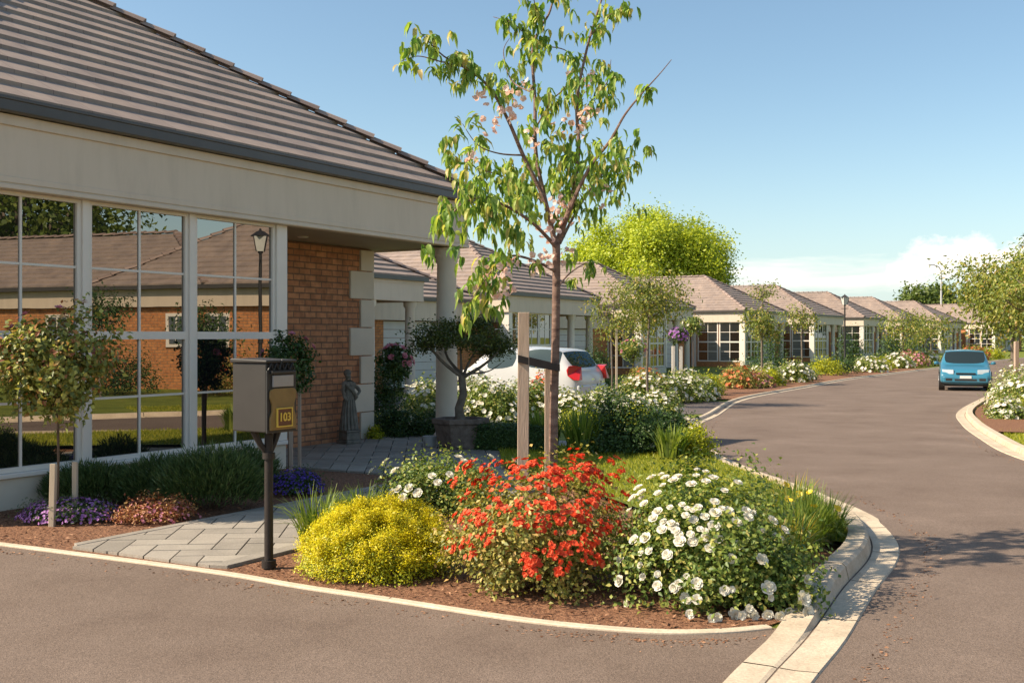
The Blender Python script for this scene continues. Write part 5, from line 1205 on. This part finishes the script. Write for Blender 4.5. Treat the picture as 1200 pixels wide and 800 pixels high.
# right side trees
young_tree('leafy green tree on the right verge behind the blue car', (21.6, 46.0, g(46)), 5.3, 2.2, 1.9, 208, nl=7500, L=.2, W=.1, r0=.12, spread=.28, nmain=16, group='trees on the right verge')
young_tree('leafy tree at the right picture edge with a stake beside it', (14.8, 30.0, g(30)), 4.0, 1.2, 1.7, 209, nl=3400, L=.13, W=.065, r0=.07, spread=.28, nmain=14, group='trees on the right verge')
young_tree('airy tree rising behind the right verge trees', (29.5, 60.0, g(60)), 7.4, 2.0, 3.2, 210, nl=4200, L=.24, W=.12, r0=.12, group='trees on the right verge')
stake_obj((at(1191, 440, 26.0).x, 26.0, g(26)), 1.6, .09, M['stake'], 'grey timber stake in the right hand rose bed')
for X, Y, r_, h_, lab, lm, fm in ((10.5, 20.9, .6, .62, 'yellow-green bush at the front of the right hand bed', 'l_gold', None), (9.75, 21.0, .35, .4, 'pale flowered low bush at the kerb of the right hand bed', 'l_rose', 'p_white'), (11.2, 23.2, .75, .85, 'white rose bush in the middle of the right hand bed', 'l_rose', 'p_white'), (12.2, 25.6, .75, .9, 'white rose bush behind the middle one in the right hand bed', 'l_rose', 'p_white'), (13.4, 28.0, .8, .9, 'white rose bush at the far end of the right hand bed', 'l_rose', 'p_white'), (11.6, 21.5, .7, .7, 'white rose bush at the right picture edge', 'l_rose', 'p_white')):
    abs_bush(lab, X, Y, r_, r_, h_, 4000, lm, k, L=.055, W=.04, blooms=(M[fm], 140, .052, 'batch') if fm else None, name='flowering_bush' if fm else 'shrub', cat='rose bush' if fm else 'shrub', group='roses of the right hand bed', stems=0); k += 1
# background trees
big_tree('large golden-green tree rising behind the row of roofs', (12.4, 95, -.27), 12.6, 7.7, 2.5, 301, 'l_golden', 120000, .27, clumps=150, spread=.10, trunk_r=.5, flat=1.0)
big_tree('dark green tree beyond the far roofs, left one', (62, 160, -.27), 9.5, 4.6, 2, 302, 'l_far', 6000, .6, group='far trees beyond the roofs', clumps=50)
big_tree('dark green tree beyond the far roofs, middle one', (67.5, 162, -.27), 9.8, 5.0, 2, 303, 'l_far', 6000, .6, group='far trees beyond the roofs', clumps=50)
big_tree('low dark tree beyond the roofs beside the tall light pole', (76, 165, -.27), 7.6, 5.5, 1.5, 304, 'l_far', 6000, .6, group='far trees beyond the roofs', clumps=50)
big_tree('far tree behind the right verge', (80, 150, -.27), 9, 7, 1.5, 305, 'l_far', 6000, .6, group='far trees beyond the roofs', clumps=50)
big_tree('far tree at the right picture edge', (66, 125, -.27), 7, 6, 1.5, 306, 'l_far', 6000, .55, group='far trees beyond the roofs', clumps=50)
# Norfolk pine at the right edge
def norfolk():
    base = Vector((42.6, 84, g(84))); r = empty('norfolk_pine', base, 0, 'tall layered pine cut by the right picture edge', 'tree'); rng = np.random.default_rng(310); Hh = 13.2
    mb = MB(); mb.tube([(0, 0, -.3), (0, 0, Hh * .5), (0, 0, Hh)], [.28, .18, .03], 8); P = []; D = []
    z = 2.8
    while z < Hh - .2:
        R = (Hh - z) * .42 + .5; n = 7
        for k in range(n):
            a = 2 * PI * k / n + z * 1.7; e = Vector((math.cos(a) * R, math.sin(a) * R, z + R * .12)); mb.tube([(0, 0, z), (e.x * .5, e.y * .5, z - .02), tuple(e)], [.05, .03, .01], 5)
            m = int(40 * R); t = rng.uniform(.2, 1.0, m); s_ = rng.normal(size=m) * .22 * R * (1.1 - t) ** .5 * .8
            P.append(np.stack([math.cos(a) * R * t - math.sin(a) * s_, math.sin(a) * R * t + math.cos(a) * s_, z + R * .12 * t + rng.normal(size=m) * .05], 1)); D.append(np.stack([np.full(m, math.cos(a)) + rng.normal(size=m) * .6, np.full(m, math.sin(a)) + rng.normal(size=m) * .6, np.full(m, .35)], 1))
        z += .75
    mb.build('trunk', M['barkgrey'], r, smooth=True); P = np.concatenate(P); D = np.concatenate(D); V, Fc = instance_leaves(P, D, unit(rng.normal(size=P.shape) * .3 + np.array([0, 0, 1])), .35 * rng.uniform(.6, 1.2, len(P)), .12, LEAF4); np_mesh('crown', V, Fc, M['l_pine'], r)
norfolk()
# trees seen only as reflections and beyond the left of the frame
big_tree('tall dark tree across the road, reflected in the left window', (45.6, 12.3, -.05), 14, 6, 3, 320, 'l_far', 12000, .4, clumps=70)
young_tree('small tree before the opposite house, reflected in the window', (13.5, 12.5, 0), 2.8, .8, 1.2, 321, nl=1500, group='small trees across the road', mat='l_dark')
young_tree('small leafy tree before the opposite house, right of the other one in the reflection', (12.2, 14.8, 0), 2.4, .7, 1.1, 322, nl=1500, group='small trees across the road', mat='l_dark')
for X, Y, lm, fm, lab in ((15.5, 13.5, 'l_dark', None, 'dark bush against the opposite house'), (17.0, 11.0, 'l_rose', 'p_white', 'white rose against the opposite house'), (18.5, 12.0, 'l_redrose', 'p_orange', 'orange bush against the opposite house'), (14.0, 15.8, 'l_redrose', 'p_red', 'red bush against the opposite house'), (20, 9.5, 'l_dark', None, 'dark bush at the left end of the opposite house')):
    abs_bush(lab, X, Y, .9, .8, 1.1, 2200, lm, k, L=.08, W=.05, blooms=(M[fm], 60, .06, 'batch') if fm else None, name='shrub', stems=0); k += 1

# ------------------------------------------------------------------ lamps
def lamp(label, base, h, group='black lantern street lamps'):
    r = empty('street_lamp', base, .3, label, 'street lamp', group); mb = MB()
    mb.tube([(0, 0, -.2), (0, 0, .25), (0, 0, .3), (0, 0, h * .35), (0, 0, h - .55)], [.09, .085, .06, .05, .035], 12); mb.tube([(0, 0, h * .33), (0, 0, h * .36)], .07, 12); mb.tube([(0, 0, h - .6), (0, 0, h - .55)], .06, 12)
    mb.tube([(-.22, 0, h - .75), (.22, 0, h - .75)], .014, 6); mb.build('post', M['dark'], r, smooth=True)
    mb = MB(); a, b, z0, z1 = .09, .16, h - .55, h - .17
    mb.add([(-a, -a, z0), (a, -a, z0), (a, a, z0), (-a, a, z0), (-b, -b, z1), (b, -b, z1), (b, b, z1), (-b, b, z1)], [(0, 3, 2, 1), (4, 5, 6, 7), (0, 1, 5, 4), (1, 2, 6, 5), (2, 3, 7, 6), (3, 0, 4, 7)]); mb.build('lantern', M['lampglass'], r)
    mb = MB()
    for sx in (-1, 1):
        for sy in (-1, 1): mb.tube([(sx * a, sy * a, z0), (sx * b, sy * b, z1)], .014, 5)
    mb.lathe([(.25, z1), (.24, z1 + .03), (.10, z1 + .12), (.03, z1 + .15), (.02, z1 + .2)], (0, 0, 0), 4); mb.build('lantern_cap', M['dark'], r)
lp = Vector((at(990, 430, 57).x, 57, g(57))); lamp('black lantern street lamp beside the far row of houses', lp, 4.1)
lamp('black lantern street lamp across the road, mirrored in the right window pane', Vector((11.9, 16.1, -.05)), 4.3)
r = empty('tall_light_pole', (at(1103, 400, 140).x, 140, -.27), 0, 'tall thin road light far behind the roofs', 'street light'); mb = MB(); mb.tube([(0, 0, 0), (0, 0, 9.0), (0, 0, 10.3), (-.3, 0, 10.9), (-1.0, 0, 11.2)], [.16, .12, .1, .09, .07], 8); mb.build('pole', M['pot'], r, smooth=True)
mb = MB(); mb.box(-1.7, -.95, -.14, .14, 11.12, 11.26); mb.build('lamp_head', M['pot'], r, bevel=.03)

# ------------------------------------------------------------------ cars
def car(name, label, loc, ang, paint, kind):
    """local +x forward, y left"""
    r = empty(name, loc, ang, label, 'car')
    if kind == 'wagon': L_, Wd, Ht = 4.15, 1.72, 1.47
    else: L_, Wd, Ht = 3.8, 1.65, 1.38
    w = Wd / 2
    # stations: x, belt half width, hood/belt z, roof half width, roof z, bottom z
    if kind == 'wagon':
        st = [(-2.06, .80, .62, .74, .70, .38), (-2.02, .90, .86, .60, .92, .26), (-1.90, .98, .93, .84, .98, .22), (-1.60, 1, .95, .76, 1.38, .2), (-1.48, 1, .95, .77, 1.44, .2), (-.55, 1, .94, .79, 1.485, .2), (-.45, 1, .94, .79, 1.485, .2), (.30, 1, .92, .77, 1.45, .2), (.38, 1, .92, .77, 1.43, .2), (1.02, .99, .90, .88, .95, .2), (1.12, .98, .88, .86, .92, .2), (1.75, .97, .76, .78, .80, .2), (2.0, .92, .64, .72, .67, .24), (2.07, .84, .52, .66, .54, .3)]
        glass_side = [3, 4, 6]; front_glass = 8; rear_glass = 2; side_rng = [(3, 4), (4, 5), (6, 7), (7, 8)]
        wx = (-1.28, 1.28)
    else:
        st = [(-1.88, .80, .60, .74, .68, .38), (-1.84, .92, .84, .60, .90, .26), (-1.70, .98, .90, .80, .97, .22), (-1.28, 1, .92, .74, 1.33, .2), (-1.15, 1, .92, .75, 1.37, .2), (-.50, 1, .91, .77, 1.40, .2), (-.42, 1, .91, .77, 1.40, .2), (.12, 1, .90, .76, 1.37, .2), (.22, 1, .90, .75, 1.35, .2), (.85, .99, .88, .88, .92, .2), (.98, .98, .86, .86, .89, .2), (1.60, .98, .74, .80, .78, .2), (1.82, .96, .62, .76, .65, .22), (1.89, .92, .50, .74, .52, .26)]
        front_glass = 8; rear_glass = 2; side_rng = [(3, 4), (4, 5), (6, 7), (7, 8)]
        wx = (-1.15, 1.2)
    V = []; Fc = []; mi = []
    K = 11
    for (x, bw, bz, rw, rz, zb) in st:
        b = w * bw; q = w * rw
        V += [(x, -b * .9, zb), (x, -b, zb + .12), (x, -b * 1.0, (zb + bz) / 2 + .06), (x, -b * .965, bz), (x, -q, rz - .035), (x, 0, rz), (x, q, rz - .035), (x, b * .965, bz), (x, b, (zb + bz) / 2 + .06), (x, b, zb + .12), (x, b * .9, zb)]
    n = len(st)
    for i in range(n - 1):
        for j in range(K):
            j2 = (j + 1) % K
            Fc.append((i * K + j, (i + 1) * K + j, (i + 1) * K + j2, i * K + j2))
            m_ = 0
            if j in (3, 6) and (i, i + 1) in side_rng: m_ = 1
            if j in (4, 5) and i == front_glass: m_ = 2
            if j in (3, 6) and i == front_glass: m_ = 0
            if j in (4, 5) and i == rear_glass: m_ = 3
            mi.append(m_)
    Fc.append(tuple(range(K))); mi.append(0); Fc.append(tuple(reversed(range((n - 1) * K, n * K)))); mi.append(0)
    me = bpy.data.meshes.new('cage'); me.from_pydata(V, [], Fc); me.update()
    for i_, m_ in enumerate(mi): me.materials.append(None) if len(me.materials) < 4 else None
    me.polygons.foreach_set('material_index', mi)
    o = bpy.data.objects.new('cage', me); COL.objects.link(o); sm = o.modifiers.new('s', 'SUBSURF'); sm.levels = 2; sm.render_levels = 2
    # crease glass borders a little
    bm = bmesh.new(); bm.from_mesh(me); cl_ = bm.edges.layers.float.new('crease_edge')
    for e in bm.edges:
        ms = {f.material_index for f in e.link_faces}
        if len(ms) > 1: e[cl_] = .75
    bm.to_mesh(me); bm.free()
    bpy.context.view_layer.update(); ev = bpy.data.meshes.new_from_object(o.evaluated_get(bpy.context.evaluated_depsgraph_get())); bpy.data.objects.remove(o)
    def split(mat_i, nm, mat, parent, sel=None, push=0.0):
        bm = bmesh.new(); bm.from_mesh(ev); bmesh.ops.delete(bm, geom=[f for f in bm.faces if f.material_index != mat_i or (sel and not sel(f.calc_center_median()))], context='FACES')
        if not bm.faces: bm.free(); return None
        if push:
            bm.normal_update()
            for v in bm.verts: v.co += v.normal * push
        m_ = bpy.data.meshes.new(nm); bm.to_mesh(m_); bm.free(); m_.materials.clear(); m_.polygons.foreach_set('material_index', [0] * len(m_.polygons)); return link_mesh(m_, nm, mat, parent, smooth=True)
    body = split(0, 'body', paint, r)
    for nm, mi_, sel in (('side_window', 1, lambda c: c.y > 0 and c.x > -.48), ('side_window', 1, lambda c: c.y > 0 and c.x <= -.48), ('side_window', 1, lambda c: c.y < 0 and c.x > -.48), ('side_window', 1, lambda c: c.y < 0 and c.x <= -.48), ('windscreen', 2, None), ('rear_window', 3, None)):
        split(mi_, nm, M['carglass'], r, sel)
    # lower trim
    mb = MB(); mb.box(-L_ / 2 + .25, L_ / 2 - .25, -w * .86, w * .86, .17, .32); mb.build('underbody', M['dark'], r)
    for x in wx:
        for s in (-1, 1):
            mb = MB(); prof = []
            wh = MB()
            def disc(mbx, rad, y0, y1, seg=28):
                vs = [(x + rad * math.cos(2 * PI * k / seg), y0, .30 + rad * math.sin(2 * PI * k / seg)) for k in range(seg)] + [(x + rad * math.cos(2 * PI * k / seg), y1, .30 + rad * math.sin(2 * PI * k / seg)) for k in range(seg)]
                mbx.add(vs, [tuple(range(seg)), tuple(reversed(range(seg, 2 * seg)))] + [(k, seg + k, seg + (k + 1) % seg, (k + 1) % seg) for k in range(seg)])
            ar = MB(); disc(ar, .355, s * w * .80, s * (w + .004)); ar.build('wheel_arch', M['dark'], r)
            disc(wh, .30, s * (w - .18), s * (w + .012)); wo = wh.build('wheel', M['tyre'], r, bevel=.02)
            rm = MB(); disc(rm, .19, s * (w - .1), s * (w + .017)); rm.build('rim', M['rim'], wo, bevel=.01)
    hx = L_ / 2
    for s in (-1, 1):
        mb = MB(); z = .92; x = .62 if kind == 'wagon' else .5; mb.lathe([(.02, -.05), (.07, -.04), (.085, 0), (.07, .045), (.02, .06)], (x, s * (w + .09), z), 10); mb.box(x - .02, x + .02, s * (w + .09) if s < 0 else w * .93, s * w * .93 if s < 0 else w + .09, z - .03, z); mb.build('mirror', paint, r, smooth=True)
        if kind == 'wagon':
            mb = MB(); o_ = w * 1.0 + .006
            mb.add([(-hx - .05, s * w * .76, .70), (-hx - .045, s * w * .93, .70), (-hx + .06, s * (o_ + .012), .71), (-hx + .22, s * (o_ + .012), .80), (-hx + .25, s * (o_ + .01), .93), (-hx + .20, s * o_, 1.02), (-hx + .04, s * w * .97, 1.03), (-hx - .01, s * w * .72, 1.0)] +
                   [(-hx + .2, s * w * .6, .70), (-hx + .2, s * w * .7, .70), (-hx + .2, s * w * .85, .72), (-hx + .3, s * w * .85, .80), (-hx + .33, s * w * .85, .93), (-hx + .25, s * w * .85, 1.02), (-hx + .25, s * w * .8, 1.03), (-hx + .25, s * w * .7, 1.02)],
                   [tuple(range(8)), tuple(reversed(range(8, 16)))] + [(k_, 8 + k_, 8 + (k_ + 1) % 8, (k_ + 1) % 8) for k_ in range(8)]); mb.build('tail_light', M['redlens'], r)
        mb = MB(); zc = .64 if kind != 'wagon' else .66
        mb.add([(hx - .20, s * w * .45, zc - .05), (hx - .24, s * w * .88, zc - .04), (hx - .30, s * w * .90, zc + .10), (hx - .24, s * w * .45, zc + .09), (hx - .03, s * w * .45, zc - .06), (hx - .12, s * w * .87, zc - .05), (hx - .20, s * w * .88, zc + .08), (hx - .12, s * w * .45, zc + .075)],
               [(0, 1, 2, 3), (7, 6, 5, 4), (0, 4, 5, 1), (1, 5, 6, 2), (2, 6, 7, 3), (3, 7, 4, 0)]); mb.build('headlight', M['clearlens'], r, bevel=.01)
    mb = MB(); mb.box(hx - .04, hx + .02, -w * .84, w * .84, .30, .50); mb.build('front_bumper', paint, r, bevel=.05)
    mb = MB(); mb.box(-hx - .03, -hx + .05, -w * .88, w * .88, .32, .58); mb.build('rear_bumper', paint, r, bevel=.05)
    mb = MB(); mb.box(hx - .03, hx + .028, -.34, .34, .36, .42); mb.box(hx - .10, hx - .015, -.30, .30, .585, .625); mb.box(hx - .03, hx + .026, -.62, -.42, .36, .44); mb.box(hx - .03, hx + .026, .42, .62, .36, .44); mb.build('grille', M['dark'], r)
    mb = MB(); mb.box(hx + .029, hx + .036, -.18, .18, .44, .53); mb.build('number_plate', M['plate'], r)
    mb = MB(); mb.box(-hx - .042, -hx - .031, -.2, .2, .42, .52); mb.build('number_plate', M['plate'], r)
    mb = MB(); mb.box(-hx + .0, -hx + .06, -w * .8, w * .8, .20, .33); mb.build('rear_valance', M['dark'], r)
    return r
cw = Vector((at(695, 450, 25.3).x - 4.15 / 2 * .8575, 25.3 + 4.15 / 2 * .5145, g(26.5) + .012))
car('white_car', 'silver-white hatchback parked behind the rose bed, rear and red tail light towards us', cw, math.atan2(.5145, -.8575), M['carwhite'], 'wagon')
cb_ = at(1130, 450, 37.5); car('blue_car', 'bright blue small car coming along the road towards us', (cb_.x, 37.5, g(37.5) + .006), math.atan2(-.93, -.37), M['carblue'], 'hatch')

# ------------------------------------------------------------------ camera, light, sky
cam = bpy.data.cameras.new('camera'); co = bpy.data.objects.new('camera', cam); COL.objects.link(co)
co.location = (0, 0, H); co.rotation_euler = (PI / 2, 0, 0); cam.sensor_width = 36; cam.lens = F / 1200 * 36; cam.shift_y = -6 / 1200; cam.clip_end = 6000; cam.clip_start = .05
S.camera = co
EL = math.radians(41); CAST = math.radians(11)        # shadows fall towards +X, slightly away
sv = Vector((-math.cos(CAST) * math.cos(EL), -math.sin(CAST) * math.cos(EL), math.sin(EL)))
su = bpy.data.lights.new('sun', 'SUN'); su.energy = 5.0; su.angle = math.radians(.5); su.color = (1, .86, .66)
so = bpy.data.objects.new('sun', su); COL.objects.link(so); so.rotation_mode = 'QUATERNION'; so.rotation_quaternion = sv.to_track_quat('Z', 'Y'); so.location = (-20, 0, 30)
wd = bpy.data.worlds.new('World'); S.world = wd; wd.use_nodes = True; nt = wd.node_tree; nd = nt.nodes; lk = nt.links; nd.clear()
out = nd.new('ShaderNodeOutputWorld'); bg = nd.new('ShaderNodeBackground'); bg.inputs[1].default_value = .115
sky = nd.new('ShaderNodeTexSky'); sky.sky_type = 'NISHITA'; sky.sun_disc = False; sky.sun_elevation = EL; sky.sun_rotation = math.atan2(sv.x, sv.y); sky.air_density = 1.0; sky.dust_density = 1.2; sky.ozone_density = 1.6; sky.altitude = 20
# low cumulus and haze bank near the horizon, as part of the sky
tc = nd.new('ShaderNodeTexCoord'); sep = nd.new('ShaderNodeSeparateXYZ'); lk.new(tc.outputs['Generated'], sep.inputs[0])
def noise_n(sc, vec, det=8, rg=.6):
    mp = nd.new('ShaderNodeMapping'); mp.inputs['Scale'].default_value = vec; lk.new(tc.outputs['Generated'], mp.inputs[0])
    n_ = nd.new('ShaderNodeTexNoise'); n_.inputs['Scale'].default_value = sc; n_.inputs['Detail'].default_value = det; n_.inputs['Roughness'].default_value = rg; lk.new(mp.outputs[0], n_.inputs['Vector']); return n_.outputs[0]
nz1 = noise_n(22, (1, 1, 1.6)); nz2 = noise_n(7, (1, 1, 7))
def math_n(op, a, b=None, clampv=False):
    m = nd.new('ShaderNodeMath'); m.operation = op; m.use_clamp = clampv
    for i, v in enumerate((a, b)):
        if v is None: continue
        if isinstance(v, (int, float)): m.inputs[i].default_value = v
        else: lk.new(v, m.inputs[i])
    return m.outputs[0]
z = sep.outputs[2]; x = sep.outputs[0]
def blob(cx, cz, sx, sz):
    a = math_n('POWER', math_n('ABSOLUTE', math_n('DIVIDE', math_n('SUBTRACT', x, cx), sx)), 2.0); b = math_n('POWER', math_n('ABSOLUTE', math_n('DIVIDE', math_n('SUBTRACT', z, cz), sz)), 2.0)
    return math_n('SUBTRACT', 1.0, math_n('ADD', a, b))
def pxdir(px, py):
    v = Vector(((px - 600) / F, 1, -(py - HZ) / F)).normalized(); return v.x, v.z
c1 = pxdir(1150, 312); c2 = pxdir(1010, 322); c3 = pxdir(900, 312)
m1 = math_n('ADD', blob(c1[0], c1[1], .07, .026), math_n('MULTIPLY', math_n('SUBTRACT', nz1, .5), 4.5))
m2 = math_n('ADD', math_n('MULTIPLY', blob(c2[0], c2[1], .15, .015), .8), math_n('MULTIPLY', math_n('SUBTRACT', nz2, .5), 4.5))
cov = math_n('MAXIMUM', math_n('MULTIPLY', math_n('MULTIPLY', m1, 1.1, True), .85), math_n('MULTIPLY', math_n('MULTIPLY', m2, .8, True), .55))
mixc = nd.new('ShaderNodeMix'); mixc.data_type = 'RGBA'; mixc.inputs[7].default_value = (8.2, 7.3, 6.5, 1)
lk.new(cov, mixc.inputs[0])
# warm pale haze low down
hz_ = nd.new('ShaderNodeMix'); hz_.data_type = 'RGBA'; hz_.inputs[7].default_value = (4.7, 5.7, 6.2, 1)
fz = math_n('MULTIPLY', math_n('POWER', math_n('SUBTRACT', 1.0, math_n('MULTIPLY', math_n('MAXIMUM', z, 0.0), 3.6), True), 3.0), .6)
tint = nd.new('ShaderNodeMix'); tint.data_type = 'RGBA'; tint.blend_type = 'MULTIPLY'; tint.inputs[0].default_value = 1; tint.inputs[7].default_value = (.92, .98, .92, 1)
lk.new(sky.outputs[0], tint.inputs[6]); lk.new(tint.outputs[2], hz_.inputs[6]); lk.new(fz, hz_.inputs[0]); lk.new(hz_.outputs[2], mixc.inputs[6])
lk.new(mixc.outputs[2], bg.inputs[0]); lk.new(bg.outputs[0], out.inputs[0])
vs = S.view_settings; vs.view_transform = 'Standard'; vs.look = 'None'; vs.gamma = 1; vs.exposure = 0.72; vs.use_curve_mapping = False
S.render.engine = 'CYCLES'; S.cycles.max_bounces = 6; S.cycles.diffuse_bounces = 3; S.cycles.glossy_bounces = 3; S.cycles.transmission_bounces = 3; S.cycles.transparent_max_bounces = 4; S.cycles.use_denoising = True

rng = np.random.default_rng(77)
pts = []
for (path, off, n_) in ((KLs, .36, 900), (KRs, -.3, 500), (EDGS, .08, 700)):
    pp = [p for p in path if -1 < p.y < 26 and p.x > -9]
    for k_ in range(n_):
        i_ = int(rng.integers(0, len(pp) - 1)); q = pp[i_].lerp(pp[i_ + 1], rng.random()); t_ = (pp[i_ + 1] - pp[i_]).normalized(); o_ = off + (1 if off > 0 else -1) * abs(rng.normal()) * .07
        pts.append((q.x + t_.y * o_, q.y - t_.x * o_, g(q.y) + .0065))
pts = np.array(pts); n_ = len(pts)
V, Fc = instance_leaves(pts, unit(rng.normal(size=(n_, 3)) * np.array([1, 1, .1])), unit(rng.normal(size=(n_, 3)) * .3 + np.array([0, 0, 1])), rng.uniform(.008, .03, n_), rng.uniform(.006, .018, n_), LEAF4)
tag(np_mesh('leaf_litter', V, Fc, M['chips']), 'scattered bark crumbs and dry leaf bits lying along the kerbs', 'litter', None, 'stuff')
